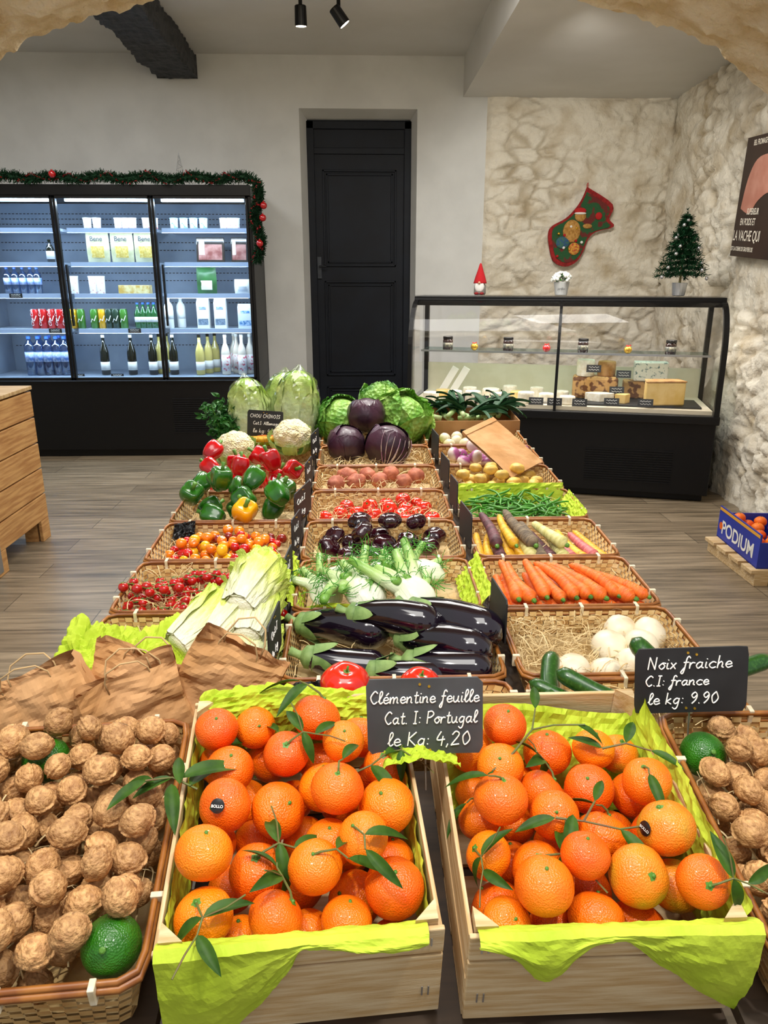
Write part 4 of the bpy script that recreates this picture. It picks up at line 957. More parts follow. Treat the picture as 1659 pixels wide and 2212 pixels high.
def patches(o,Rf,nl,m_,w0=1.0,e0=-80,e1=62,fl=.10,nm='outer_leaf',seed=0,frill=.03,zs=1):
    rg=random.Random(seed)
    for k in range(nl):
        a0=rg.uniform(-.2,.2)+2*pi*k/nl*(1.0 if nl<7 else 1.618); kk=1.01+.018*(k%5); ee=math.radians(e1-rg.uniform(0,25)); es=math.radians(e0)
        g=G()
        def f(u,v):
            q=u*2-1; e=es+(ee-es)*v; ww=w0*(.35+.75*math.sin(pi*min(1,v*.72+.12)))*(1 if v<.85 else math.sqrt(max(.15,1-((v-.85)/.17)**2)))
            a=a0+q*ww; edge=max(abs(q)**3,v**5)
            r=Rf(a,e)*kk*(1+fl*edge+frill*edge*math.sin(u*22+v*26+k)+.012*nz(u*7,v*7,k))
            rib=.035*math.exp(-(q/.06)**2)*(1-v)+.012*max(0,math.sin(abs(q)*14-v*10))**6*(1-abs(q)); r*=1+rib
            ce=max(.06,math.cos(e)); return (r*ce*math.cos(a),r*ce*math.sin(a),r*math.sin(e)*zs)
        g.grid(f,30,22); part(g,nm,m_,o,smooth=True)
def cabbage(r,core,leafm,label,nl=7,fl=.12,seed=0,frill=.03):
    g=G(); g.ball(r,lambda v:Vector((v.x,v.y,v.z*.92))*(1+.03*nz(v.x*3,v.y*3,v.z*3+seed)),36,24)
    o=thing(g,'cabbage',core,label,'cabbage',smooth=True)
    patches(o,lambda a,e:r,nl,leafm,.95,fl=fl,seed=seed,frill=frill,zs=.93)
    return proto(o)
sav1=cabbage(.088,savm,savi,'crinkly green savoy cabbage',7,.16,1,.04); sav2=cabbage(.092,savm,savm,'large pale green savoy cabbage with open outer leaves',7,.28,2,.05)
rc1=cabbage(.068,redc,redc,'dark purple red cabbage',6,.07,3,.015)
rc2=cabbage(.075,redc,redc,'red cabbage with pale veined outer leaves',6,.09,4,.015)
g=G()
for k in range(7):
    a0=-pi/2; P=[]; a1=(k-3)*.33
    for i in range(9): e=math.radians(-52+i*12); q=a0+a1*(i/8)**.8; rr=.0872; P.append((rr*math.cos(e)*math.cos(q),rr*math.cos(e)*math.sin(q),rr*math.sin(e)*.93))
    g.tube(P,[.0042*(1-i/9.5)*(1.4 if k==3 else .7) for i in range(9)],6)
part(g,'leaf_veins',redv,rc2,smooth=True)
def napa(s):
    H=.25; r=.06
    def prof(t): return r*(.55+.55*math.sin(pi*min(1,(t*.8+.12))))*(1 if t<.85 else math.sqrt(max(.02,1-((t-.85)/.16)**2)))
    g=G(); g.lathe([(prof(i/16)*.93,H*i/16) for i in range(17)],24); o=thing(g,'chinese_cabbage',chim,'pale green chinese cabbage wrapped in clear film','cabbage',smooth=True)
    rg=random.Random(s)
    for k in range(9):
        a0=k*2.4; w=rg.uniform(.55,.75); tp=rg.uniform(.7,1.0)
        g=G()
        def f(u,v):
            q=u*2-1; t=v*tp; rr=prof(t)*(1+.012*(k%4))+.005*math.sin(v*24+u*14)*abs(q)*v+.010*abs(q)**3*v; a=a0+q*w*(1 if v<.8 else math.sqrt(max(.1,1-((v-.8)/.22)**2)))
            rr+=.003*math.exp(-(q/.15)**2); return (rr*math.cos(a),rr*math.sin(a),H*t)
        g.grid(f,14,18); part(g,'outer_leaf',chim,o,smooth=True)
    g=G()
    def pf(u,v):
        a=u*2*pi; t=-.02+1.1*v; rr=prof(min(1,max(0,t)))*1.06+.006+.008*nz(u*9,v*9,s)+.006*abs(nz(u*30,v*30,s))
        if v>.92: rr*=max(.05,1-(v-.92)/.1)
        return (rr*math.cos(a),rr*math.sin(a),H*max(0.002,t))
    g.grid(pf,40,30); part(g,'plastic_wrap',plast,o,smooth=False)
    return proto(o)
nap=[napa(1),napa(5)]
def endive(s):
    L=.17; r=.038
    def prof(t): return r*(.42+.66*math.sin(pi*min(1,t*.60+.16)))*(1-.80*max(0,(t-.55)/.45)**2.0)
    g=G(); g.lathe([(max(.001,prof(i/14)*.88),L*i/14) for i in range(15)],18,0,RY(90)); o=thing(g,'endive',endm,'large pale yellow-green chicory head with layered leaves','vegetable',smooth=True)
    rg=random.Random(s)
    for k in range(11):
        a0=k*2.4; w=rg.uniform(.45,.70); tp=rg.uniform(.6,1.05); g=G()
        def f(u,v):
            q=u*2-1; t=v*tp; rr=prof(min(1,t))*(1+.07*(k%3))+.006*abs(q)**2*v+.006*math.sin(v*16+u*13+k)*abs(q)*v+.014*v**5+.0045*math.exp(-(q/.14)**2)*(1-v*.6); a=a0+q*w*(1+.3*v)*(1 if v<.78 else math.sqrt(max(.02,1-((v-.78)/.23)**2)))
            return (L*t,rr*math.cos(a),rr*math.sin(a))
        g.grid(f,16,20); part(g,'outer_leaf',endm,o,smooth=True)
    return proto(o)
ends=[endive(2),endive(8)]
def fennel(s,nf=26):
    rg=random.Random(s)
    def f(v):
        a=math.atan2(v.y,v.x); k=1+.05*math.cos(a*6+v.z*2)
        return Vector((v.x*k*1.15,v.y*k*.8,v.z*1.15*(1 if v.z<0 else 1.15)))
    g=G(); g.ball(.038,f,32,20,0,T(0,0,.04)); 
    o=thing(g,'fennel',fenw,'white fennel bulb with green stalks and feathery fronds','vegetable',smooth=True)
    tips=[]
    for k in range(4):
        a=(k-1.5)*.018; g=G(); L=rg.uniform(.05,.12); e=(a*3.2+rg.uniform(-.01,.01),rg.uniform(-.01,.01),.07+L); g.tube([(a*.7,0,.062),(a*1.3,0,.09),(a*2.2,0,.07+L*.6),e],[.017,.014,.011,.009],10); part(g,'stalk',fenw,o,smooth=True); tips.append(Vector(e))
    g=G()
    for e in tips:
        for q in range(nf):
            p=e+Vector((rg.uniform(-.01,.01),rg.uniform(-.01,.01),rg.uniform(-.04,.0))); pts=[p]; d=Vector((rg.uniform(-1,1),rg.uniform(-1,1),rg.uniform(-.2,1))).normalized()
            for i in range(4): p=p+d*.009; d=(d+Vector((rg.uniform(-.4,.4),rg.uniform(-.4,.4),rg.uniform(-.5,.1)))).normalized(); pts.append(p)
            g.tube(pts,.0009,3,cap=False)
    part(g,'fronds',frond,o,kind='stuff'); return proto(o)
fen=[fennel(1,34),fennel(6,12)]
def cauli(s):
    def f(v):
        if v.z<-.35: return v*.8
        a,b=vor(Vector((v.x*2.6+s,v.y*2.6,v.z*2.6))); a2,b2=vor(Vector((v.x*8+s,v.y*8,v.z*8))); return v*(1.08-.16*a-.05*a2)
    g=G(); g.ball(.062,lambda v:(lambda q:Vector((q.x,q.y,q.z*.8)))(f(v)),60,36); o=thing(g,'cauliflower',cauw,'creamy white cauliflower with trimmed green leaves','vegetable',smooth=True)
    for k in range(7):
        g=G(); 
        def lf(u,v,k=k):
            a=k*.9+(v*2-1)*.42*(1-.3*u); e=-1.3+u*1.35; rr=.066+.012*u+.003*math.sin(v*20); return (rr*math.cos(e)*math.cos(a),rr*math.cos(e)*math.sin(a),rr*math.sin(e)*.85)
        g.grid(lf,10,8); part(g,'leaf',caul,o,smooth=True)
    return proto(o)
cau=[cauli(1),cauli(7)]
def lump(name,r,m_,label,cat,sx=1,sy=1,sz=1,rough=.06,fr_=2,s=0,root=None,n=20,m=14):
    g=G(); g.ball(r,lambda v:Vector((v.x*sx,v.y*sy,v.z*sz))*(1+rough*nz(v.x*fr_+s,v.y*fr_,v.z*fr_)),n,m); o=thing(g,name,m_,label,cat,smooth=True)
    if root: g=G(); g.lathe([(r*.14,-r*sz*.2+r*sz),(r*.12,r*sz*1.04),(r*.05,r*sz*1.12)],8); part(g,'stub',root,o,smooth=True)
    return proto(o)
tw=lump('white_turnip',.033,turnw,'round creamy white turnip with brown marks','vegetable',1.05,1,.88,.06,root=chr_); tp_=lump('purple_turnip',.026,turnp,'purple and white turnip','vegetable',1,1,.9,.04,root=gstem)
ow=lump('white_onion',.024,onw,'small round white onion','vegetable',1,1,.9,.02,root=onw); po_=lump('potato',.026,potm,'smooth yellow potato','vegetable',1.25,.9,.85,.1,s=2); sw=lump('sweet_potato',.033,swp,'reddish-brown sweet potato','vegetable',1.35,.95,.9,.16,2.4,s=5)
sw2=lump('sweet_potato',.033,swp,'rounded reddish-brown sweet potato','vegetable',1.05,1,.95,.14,2.4,s=9)
# ================================================================ PLACE PRODUCE
def leg_(x,y,z,rx=0,ry=0,rz=0,s=1): return T(x,y,z)@RZ(rz)@RY(ry)@RX(rx)@S(s)
def crate(Xc,yaw,label):
    M=T(Xc,.612,.6105)@RZ(yaw)@RX(TA); W,L,H=.297,.37,.15; t=.006
    o=empty('wooden_crate',label,'crate',M); o['group']='wooden clementine crates'
    for y in (0,L-t):
        for z0,z1 in ((.008,.108),(.112,.15)):
            g=G(); g.box(-W/2,W/2,y,y+t,z0,z1); part(g,'end_board',pineX,o,bevel=.0015)
    for x in (-W/2,W/2-t):
        for z0,z1 in ((.008,.07),(.08,.145)):
            g=G(); g.box(x,x+t*.8,t+.001,L-t-.001,z0,z1); part(g,'side_board',pineY,o,bevel=.001)
    for x in (-1,1):
        for y,s_ in ((t,1),(L-t,-1)):
            g=G(); a=x*(W/2-t-.0005); g.add([(a,y+s_*.001,.0),(a-x*.024,y+s_*.001,.0),(a,y+s_*.024,.0),(a,y+s_*.001,.158),(a-x*.024,y+s_*.001,.158),(a,y+s_*.024,.158)],[(0,1,2),(3,5,4),(0,3,4,1),(1,4,5,2),(2,5,3,0)]); part(g,'corner_post',pineX,o)
    g=G()
    for i in range(4): g.box(-W/2,W/2,.01+i*.093,.085+i*.093,0,.006)
    part(g,'base_slats',pineX,o)
    g=G()
    for x in (-.135,-.128,.128,.135): g.box(x-.0008,x+.0008,-.001,0,.04,.055); g.box(x-.0008,x+.0008,-.001,0,.125,.137)
    part(g,'staples',chrome,o)
    return M
CL=crate(-.066,4.2,'pale wooden crate with lime tissue full of clementines'); CR=crate(.256,.5,'pale wooden crate with lime tissue and leafy clementines')
def fillcrate(M,seed,n,grp,hd,yc,z0):
    P=pile(.140,hd,z0,n,.0275,.0345,seed,160,.004); rg=random.Random(seed)
    out=[]
    for i,(x,y,z,r) in enumerate(P):
        topm=z>.09
        p=cA
        if topm: p=rg.choice([cA,cA,cA,cB,cA,cA,cC,cA,cA,cD] if seed%2 else [cA,cA,cB,cA,cD,cA,cA,cE,cA,cE])
        A=rg.uniform(0,360); tl=rg.uniform(0,55) if topm else rg.uniform(0,180)
        o=inst(p,M@T(x,y+yc,z)@RZ(A)@RX(tl)@S(r/.031),group=grp); out.append((o,x,y+yc,z,r))
    return out
f1=fillcrate(CL,21,42,'clementines in the crates',.174,.185,.045); f2=fillcrate(CR,34,38,'clementines in the crates',.160,.168,.045)
stk=mat('black_sticker','#101010',rough=.3,coat=.4)
def sticker(lst,M,lx,ly,d):
    best=max([q for q in lst if math.hypot(q[1]-lx,q[2]-ly)<.045] or lst,key=lambda q:q[3]); o=best[0]; c=M@Vector((best[1],best[2],best[3])); r=best[4]
    d=Vector(d).normalized()
    q=d.to_track_quat('Z','Y').to_matrix().to_4x4(); K=o.matrix_basis.inverted()@T(*c)@q
    g=G(); g.grid(lambda u,v:(lambda x,y:(x,y,math.sqrt(max(0,(r*1.035)**2-x*x-y*y))))(.0085*math.cos(u*2*pi)*v,.0085*math.sin(u*2*pi)*v),24,4); part(g,'fruit_sticker',stk,o,K,smooth=True)
    text('BOLLO',.0045,K@T(0,-.002,r*1.037),wht,o,bold=.0001)
sticker(f1,CL,-.10,.19,(-.1,-.75,.60)); sticker(f2,CR,.10,.07,(-.95,-.35,.30))
def drape(x0,x1,drop):
    def f(u,v):
        x=x0+(x1-x0)*u; d=drop(u)
        if v<.4: t=v/.4; return (x,.03-.03*t*1.05,.115+.042*math.sin(t*pi/2))
        t=(v-.4)/.6; return (x+.01*t*math.sin(u*6),-.007-.010*math.sin(t*pi)*(.6+.5*math.sin(u*9)),.157-d*t)
    return f
tl='crumpled lime green tissue paper lining the clementine crate'
tissue(drape(-.145,.13,lambda u:(.15*max(0,min(1,1.25-u/.42))**.8+.008+.008*max(0,math.sin(u*9)))),60,26,.005,1,CL,tl,fr_=6)
tissue(drape(-.14,.155,lambda u:(.065*math.exp(-((u-.22)/.10)**2)+.008+.13*max(0,(u-.5)/.5)**1.1)),60,26,.005,2,CR,tl,fr_=6)
tissue(lambda u,v:(-.142+.284*u,.350+.03*v-.02*math.sin(v*pi),.06+.100*math.sin(v*pi*.55)+.012*math.sin(u*5)),50,24,.016,3,CL,tl)
tissue(lambda u,v:(-.142+.284*u,.345-.11*(1-v),.055+.085*v*v+.012*math.sin(u*5)*v),50,24,.012,4,CR,tl)
tissue(lambda u,v:(.136+.012*v*v,.01+.34*u,.06+.11*v),50,16,.009,5,CR,tl)
tissue(lambda u,v:(-.137-.003*v,.01+.34*u,.06+.083*v),50,16,.006,6,CL,tl)
tissue(lambda u,v:(.135+.004*v,.01+.34*u,.06+.078*v),50,16,.006,7,CL,tl)
tissue(lambda u,v:(-.05+.10*u,.225+.07*v,.185-.03*math.sin(v*3)-.03*abs(u-.5)+.02*v),22,18,.012,8,T(.075,.60,.6105)@RX(TA),'loose lime tissue tuft under the price sign')
# --- walnuts
def wfr(Xc,yaw): return T(Xc,.7575,.664)@RZ(yaw)@RX(TA)
WL=wfr(-.372,4); WR=wfr(.563,-1)
for M,sd,n in ((WL,3,122),(WR,8,110)):
    inst(bW,M,'woven bamboo basket with cane rim heaped with walnuts','baskets of walnuts')
    straw(M,.12,.165,.035,200,sd,'pale wood straw under the walnuts',up=.070)
    rg=random.Random(sd)
    LIM=[(-.045,.128,.100,.031),(.100,-.145,.104,.031)] if M is WL else [(-.098,.112,.096,.031)]
    P=pile(.130,.178,.045,n,.0175,.0208,sd,110,.003,LIM)
    for (x,y,z,r) in P:
        if M is WR and y>.12 and z>.105: continue
        inst(rg.choice(wal),M@T(x,y,z)@rrot(rg)@S(r/.0202),group='walnuts in their shells')
    for (lx,ly,lz,lr) in LIM:
        inst(lm,M@T(lx,ly,lz)@RX(40)@RZ(30)@S(.98),'glossy dark green lime resting on walnuts','limes on the walnuts')
def twigs(M,spec,label,seed):
    rg=random.Random(seed); g=G()
    for pts in spec[0]: g.tube(pts,[.0016]+[.0012]*(len(pts)-1),6)
    o=thing(g,'leafy_twig',twig,label,'leaves',M)
    for (p,a,L) in spec[1]:
        g=G(); g.leaf(L,L*.30,0,None,fold=.25,curl=rg.uniform(.15,.4)); part(g,'leaf',leafd,o,T(*p)@RZ(a)@RY(rg.uniform(-12,14)),smooth=True)
twigs(CL@T(-.125,.20,.160),([[(0,0,0),(-.03,.01,.012),(-.06,.0,.02)]],[((-.01,0,.005),60,.075),((-.02,.01,.01),20,.08),((-.03,.01,.012),200,.05),((-.05,.0,.018),160,.045),((-.06,0,.02),230,.055),((-.03,.0,.012),280,.06),((-.02,0,.01),100,.05)]),'twig of dark green clementine leaves lying on the crate edge',1)
twigs(CL@T(.06,.20,.165),([[(0,0,0),(.03,.01,.005),(.05,.03,.002)]],[((.05,.03,.002),40,.045),((.03,.01,.005),-60,.06),((0,0,0),240,.05)]),'leafy clementine twig lying across the fruit',6)
twigs(CR@T(-.06,.23,.172),([[(0,0,0),(.03,.03,.01),(.06,.035,.012),(.10,.03,.016)],[(.03,.03,.01),(.04,.06,.018)],[(0,0,0),(-.03,-.02,-.01)]],[((.09,.03,.015),-20,.04),((.04,.06,.018),80,.045),((-.03,-.02,-.01),250,.045)]),'bare clementine twig lying across the fruit',2)
twigs(CR@T(-.03,.13,.168),([[(0,0,0),(.03,-.01,.005),(.07,-.02,.002),(.10,-.015,.0)],[(.03,-.01,.005),(.05,.015,.008)]],[((0,0,0),190,.05),((.02,0,.005),250,.055),((.05,.015,.008),60,.04),((.07,-.02,.002),300,.06),((.10,-.015,0),10,.05)]),'leafy clementine twig lying across the fruit',3)
twigs(CR@T(.06,.24,.165),([[(0,0,0),(.03,.0,.008),(.06,-.01,.004)]],[((0,0,0),150,.045),((.03,0,.008),60,.05),((.06,-.01,.004),-40,.045)]),'leafy clementine twig lying across the fruit',4)
# --- chalk signs
def sign(M,w,h,lines,m_,label):
    g=G(); P=resample(rrect(w,h,.005),40); vs=[(x,0,y+h/2) for x,y in P]+[(x,.003,y+h/2) for x,y in P]; k=40
    g.add(vs,[tuple(range(k)),tuple(range(2*k-1,k-1,-1))]+[((i+1)%k,i,k+i,k+(i+1)%k) for i in range(k)])
    o=thing(g,'chalkboard_sign',m_,label,'price sign',M)
    g=G()
    for (s,x,y,hh,ww) in lines: hand(g,s,-w/2+x,y,hh,ww,.0009*w/.15,z=-.0012)
    part(g,'lettering',chalk,o)
    g=G()
    for x,z in ((-.006,h*.93),(.006,h*.9),(-.006,.007),(.006,.006)): g.lathe([(.0018,0),(.0018,.0012)],8,0,T(x,0,z)@RX(90))
    part(g,'rivets',goldm,o)
    g=G(); g.tube([(0,.003,.01),(0,.006,-.03),(0,.004,-.055)],.0014,6); part(g,'support_pin',chrome,o)
    return o
sign(T(.083,.832,.803)@RZ(-2)@RX(-6)@RY(-1.5),.151,.106,(('Clémentine feuille',.004,.073,.0085,.143),('Cat. I: Portugal',.022,.044,.0085,.122),('le Kg: 4,20',.026,.013,.0095,.11)),slate2,'grey slate price sign with white handwriting above clementines')
sign(T(.466,.903,.812)@RZ(-4)@RX(-6)@RY(-3),.156,.097,(('Noix fraiche',.016,.067,.009,.118),('C.I: france',.013,.042,.0075,.09),('le kg: 9.90',.018,.014,.0085,.10)),slate,'black slate price sign with white handwriting above walnuts')
sign(T(-.355,2.755,.825)@RZ(-5)@RX(-5)@RY(3),.135,.105,(('CHOU CHINOIS',.01,.078,.0065,.115),('Cat.I: Allemagne',.022,.052,.006,.105),('le kg: 4,95',.022,.022,.0075,.095)),slate,'black slate price sign with white handwriting beside chinese cabbage')
for (x,y,w,a) in ((-.158,1.24,.12,86),(-.158,1.52,.12,86),(-.158,1.76,.10,82),(-.157,1.98,.16,78),(-.157,2.25,.12,84),(-.157,2.62,.14,82),(.273,1.33,.12,94),(.273,1.80,.13,95),(.273,2.05,.10,95),(.273,2.28,.13,95),(.273,2.60,.14,94)):
    z=ztab(y)+HB+.008
    o=sign(T(x,y,z)@RZ(a),w,.092,(('Cat.I',.015,.056,.007,w*.5),('le kg',.015,.020,.007,w*.5)),slate,'black slate price board standing between the baskets'); o['group']='slate boards between the baskets'
# --- middle column
M=BF('M',0)
for (x,y,z,s_) in ((-.13,-.01,.068,.95),(-.04,.0,.066,.9),(.05,-.01,.064,.85),(.13,.0,.062,.8),(-.085,.02,.122,1.0),(.04,.02,.116,.85)): inst(tB,M@leg_(x,y,z,10,0,30,s_),group='large tomatoes')
tissue(lambda u,v:(-.19+.10*u,.0+.06*v,.065+.03*v+.02*u),16,12,.015,31,M,'crumpled black plastic liner in the tomato basket',black_m,name='plastic_liner')
M=BF('M',1)
for (x,y,z,a,k,s_,b_) in ((-.18,.09,.078,-22,0,1.0,0),(-.160,-.035,.074,-3,1,1.0,8),(-.075,.055,.118,-18,0,.95,4),(.02,.02,.084,-30,0,1.0,0),(.03,-.06,.075,-8,1,1.0,0),(-.04,-.075,.066,-5,1,.9,0),(.045,.075,.116,-36,0,1.05,4)):
    inst(au[k],M@leg_(x,y,z,R.uniform(0,90),b_,a,s_),group='aubergines in the basket')
M=BF('M',2)
for (x,y,z,rz,rx,ry,k,s_) in ((-.035,-.115,.075,18,-62,0,0,1.0),(.085,-.125,.075,42,-58,0,1,1.05),(-.115,.035,.085,-150,-75,10,1,1.05),(.0,.07,.08,170,-70,0,1,.9),(.125,.055,.08,130,-70,0,0,.95),(.03,.0,.05,-20,-50,0,0,.85),(-.12,-.06,.055,30,-60,0,0,.85)):
    inst(fen[k],M@T(x,y,z)@RZ(rz)@RX(rx)@RY(ry)@S(s_),group='fennel bulbs in the basket')
tissue(lambda u,v:(-.185-.035*v,-.11+.22*u,.04+.08*v),40,14,.014,41,M,'lime green tissue lining the fennel basket')
tissue(lambda u,v:(.175+.05*v,-.12+.22*u,.04+.075*v),40,14,.014,42,M,'lime green tissue lining the fennel basket')
tissue(lambda u,v:(-.18+.36*u,-.115-.01*v,.03+.055*v+.010*math.sin(u*8)),40,12,.010,43,M,'lime green tissue lining the fennel basket')
M=BF('M',3); rg=random.Random(4)
for (x,y,z,r) in pile(.18,.105,.035,15,.030,.036,6,60,.02): inst(tK,M@T(x,y,z)@RZ(rg.uniform(0,360))@RX(rg.uniform(0,50))@S(r/.038),group='dark ribbed tomatoes in the basket')
M=BF('M',4)
for (x,y,z,r) in pile(.18,.105,.035,19,.022,.026,9,60,.02): inst(tV,M@T(x,y,z)@RZ(rg.uniform(0,360))@RX(rg.uniform(0,50))@S(r/.027),group='vine tomatoes in the basket')
M=BF('M',5)
for i,(x,y,z,r) in enumerate(pile(.17,.10,.04,8,.032,.036,12,60,.02)): inst(sw if i%2 else sw2,M@T(x,y,z)@RZ(rg.uniform(0,360))@S(r/.040),group='sweet potatoes in the basket')
M=BF('M',6)
inst(rc1,M@T(-.105,.065,.112)@RZ(40)@RX(20),group='red cabbages'); inst(rc2,M@T(.05,.035,.112)@RZ(12)@RX(10)@RY(25)@S(1.05),group='red cabbages')
M=BF('M',7)
inst(rc1,M@T(-.03,-.02,.180)@RZ(100)@S(1.02),'dark purple red cabbage balanced on top','red cabbages')
inst(sav1,M@T(-.13,.07,.135)@RZ(10)@RX(35)@S(1.05),group='savoy cabbages'); inst(sav2,M@T(.115,.07,.14)@RZ(60)@RX(40)@S(1.08),group='savoy cabbages'); inst(sav1,M@T(.03,.22,.18)@RZ(200)@RX(20)@S(.95),group='savoy cabbages')
# --- right column
M=BF('R',0)
for (x,y,z,a,b_,s_) in ((-.155,-.03,.085,78,-12,.85),(-.075,-.02,.085,150,-10,.7),(-.02,-.04,.10,150,-14,.8),(.085,-.045,.115,120,-16,.9),(.12,.02,.105,20,-8,.8),(.02,.035,.08,20,0,.7)):
    inst(zu,M@leg_(x,y,z,0,b_,a,s_),group='courgettes in the basket')
M=BF('R',1)
for (x,y,z,s_) in ((-.07,-.07,.058,1),(-.01,-.075,.056,.9),(.045,-.06,.06,1),(.11,-.075,.06,.95),(.16,-.075,.052,.7),(.02,-.005,.065,1.15),(.075,-.02,.082,.95),(.11,.03,.075,1.05),(.06,.055,.07,1.0)):
    inst(tw,M@leg_(x,y,z,R.uniform(100,180),0,R.uniform(0,360),s_*1.0),group='white turnips on straw')
M=BF('R',2); rg=random.Random(11)
for i in range(11): inst(carr_p[i%3],M@leg_(-.155+i*.031,-.09+.01*(i%2),.050,rg.uniform(0,360),-7,88+i*3,.9),group='orange carrots')
for i in range(10): inst(carr_p[(i+1)%3],M@leg_(-.125+i*.032,-.085+rg.uniform(-.012,.012),.082,rg.uniform(0,360),-8,92+i*4.8+rg.uniform(-5,5),rg.uniform(.8,1.0)),group='orange carrots')
M=BF('R',3)
for i,k in enumerate('yypyywepwkyky'): inst(cv[k],M@leg_(-.165+i*.0272,-.085+.01*(i%2),.048+.004*(i%3),rg.uniform(0,360),-9 if k!='e' else -16,88+i*2.0-(6 if i<4 else 0)+rg.uniform(-5,5),rg.uniform(.85,1.02)),group='heirloom carrots')
for x,k,a in ((-.12,'p',98),(-.02,'e',108),(.06,'w',125),(-.07,'y',98)): inst(cv[k],M@leg_(x,-.06,.084,0,-12,a,.95),group='heirloom carrots')
M=BF('R',4)
for i in range(150):
    x=rg.uniform(-.13,.13);y=rg.uniform(-.085,.085); z=.045+.045*i/150*(1-.5*(x/.16)**2); inst(beans[i%4],M@leg_(x,y,z,rg.uniform(0,360),rg.uniform(-10,10),rg.uniform(0,360),rg.uniform(.8,1.1)),group='green beans in the basket')
tissue(lambda u,v:(-.17+.34*u,.10+.03*v,.04+.065*v),40,12,.012,51,M,'lime green tissue lining the bean basket')
tissue(lambda u,v:(-.15-.03*v,-.11+.2*u,.04+.06*v),30,12,.010,52,M,'lime green tissue lining the bean basket'); tissue(lambda u,v:(.15+.03*v,-.11+.2*u,.04+.055*v),30,12,.010,53,M,'lime green tissue lining the bean basket')
M=BF('R',5)
for (x,y,z,r) in pile(.155,.10,.04,24,.021,.027,15,50,.02): inst(po_,M@T(x,y,z)@RZ(rg.uniform(0,360))@S(r/.031),group='potatoes in the basket')
M=BF('R',6)
for (x,y,z,r) in pile(.155,.10,.045,18,.024,.028,16,50,.02): inst(tp_,M@T(x,y,z)@RZ(rg.uniform(0,360))@RX(rg.uniform(0,100))@S(r/.027),group='purple turnips in the basket')
M=BF('R',7)
for (x,y,z,r) in pile(.155,.10,.04,14,.022,.026,17,50,.02): inst(ow,M@T(x,y,z)@RZ(rg.uniform(0,360))@RX(rg.uniform(100,180))@S(r/.025),group='white onions in the basket')
tissue(lambda u,v:(-.17+.34*u,.10+.025*v,.05+.06*v),40,10,.010,54,M,'lime green tissue lining the onion basket'); tissue(lambda u,v:(-.15-.03*v,-.11+.2*u,.04+.07*v),30,12,.010,55,M,'lime green tissue lining the onion basket')
g=G(); g.grid(lambda u,v:((u-.5)*.25,(v-.5)*.15,.004+.004*math.sin(u*pi)+.002*nz(u*8,v*8)),16,10); g.grid(lambda u,v:((.5-u)*.25,(v-.5)*.15,-.003),16,10); 
g.box(-.125,-.105,-.075,.075,-.004,.008)
thing(g,'folded_paper_bag',kraft,'flat folded brown kraft paper bag lying on potatoes','paper bag',BF('R',5)@T(.02,.12,.15)@RZ(-55)@RX(12)@RY(28))
# leek box
LB=T(.462,3.13,ztab(3.13)+.001)@RX(SL)
g=G(); w,d,h=.40,.26,.125; t=.004
for (x0_,x1_,z0_,z1_) in ((-w/2,-.045,0,h),(.045,w/2,0,h),(-.045,.045,0,.065),(-.045,.045,.09,h)): g.box(x0_,x1_,-d/2,-d/2+t,z0_,z1_)
g.box(-w/2,w/2,d/2-t,d/2,0,h); g.box(-w/2,-w/2+t,-d/2+t,d/2-t,0,h); g.box(w/2-t,w/2,-d/2+t,d/2-t,0,h); g.box(-w/2,w/2,-d/2,d/2,0,t)
lbx=thing(g,'cardboard_box',card,'brown cardboard box with hand hole holding leeks','box',LB)
g=G(); g.box(-.044,.044,-d/2+t+.001,-d/2+t+.003,.055,.1); part(g,'hand_hole',black_m,lbx)
def leek(s):
    rg=random.Random(s); g=G(); g.tube([(0,0,0),(.05,0,0),(.09,0,.003)],[.013,.013,.014],12); o=thing(g,'leek',leekw,'leek with long dark green leaves','vegetable',smooth=True)
    for k in range(7):
        g=G(); L=rg.uniform(.13,.20); cv_=rg.uniform(.03,.09)
        g.grid(lambda u,v:(u*L,(v-.5)*.042*(1-.7*u**3),abs(v-.5)*.02+.03*math.sin(u*1.6)-cv_*u*u*u),12,4); part(g,'leaf',leekl,o,T(.07,0,.003*k)@RZ((k-3)*14+rg.uniform(-6,6))@RX(rg.uniform(-40,40))@RY(-rg.uniform(-5,34)),smooth=True)
    return proto(o)
lk=[leek(1),leek(4)]
for i in range(12): inst(lk[i%2],LB@leg_((-.13+i*.024),.05-.02*(i%3),.085+.014*(i%3),0,-10,[120,165,60,120,340,100,20,150,10,45,95,70][i],.85),group='leeks in the cardboard box')
# --- left column
M=BF('L',1)
for (x,y,z,a,b_,k) in ((.05,-.085,.060,62,-8,0),(.105,-.09,.065,76,-6,1),(.15,-.085,.062,92,-5,0),(.01,-.045,.105,50,-14,1),(.075,-.03,.114,64,-14,0),(.135,-.035,.114,84,-12,1),(.12,.0,.160,74,-10,0)):
    inst(ends[k],M@leg_(x,y,z,R.uniform(0,90),b_,a,1.05),group='chicory heads in the basket')
tissue(lambda u,v:(-.215+.25*u,-.13+.23*v,.125+.02*math.sin(u*4+v*3)-.035*(2*v-1)**2-.035*max(0,.2-u)*5*.5),66,54,.055,61,M,'crumpled lime green tissue sheet heaped in the basket',fr_=4.5)
M=BF('L',2); rg=random.Random(14)
for i in range(14):
    y=-.085+.042*(i//3); x=-.165+.115*(i%3)+rg.uniform(-.01,.01); z=.045+ (.022 if i>=10 else 0)+ (.012 if i%2 else 0)
    if i>=12: y=-.03+.05*(i-12); z=.083
    inst(trs[i%2],M@leg_(x,y,z,0,0,rg.uniform(-12,18),.95),group='cherry tomato trusses in the basket')
M=BF('L',3)
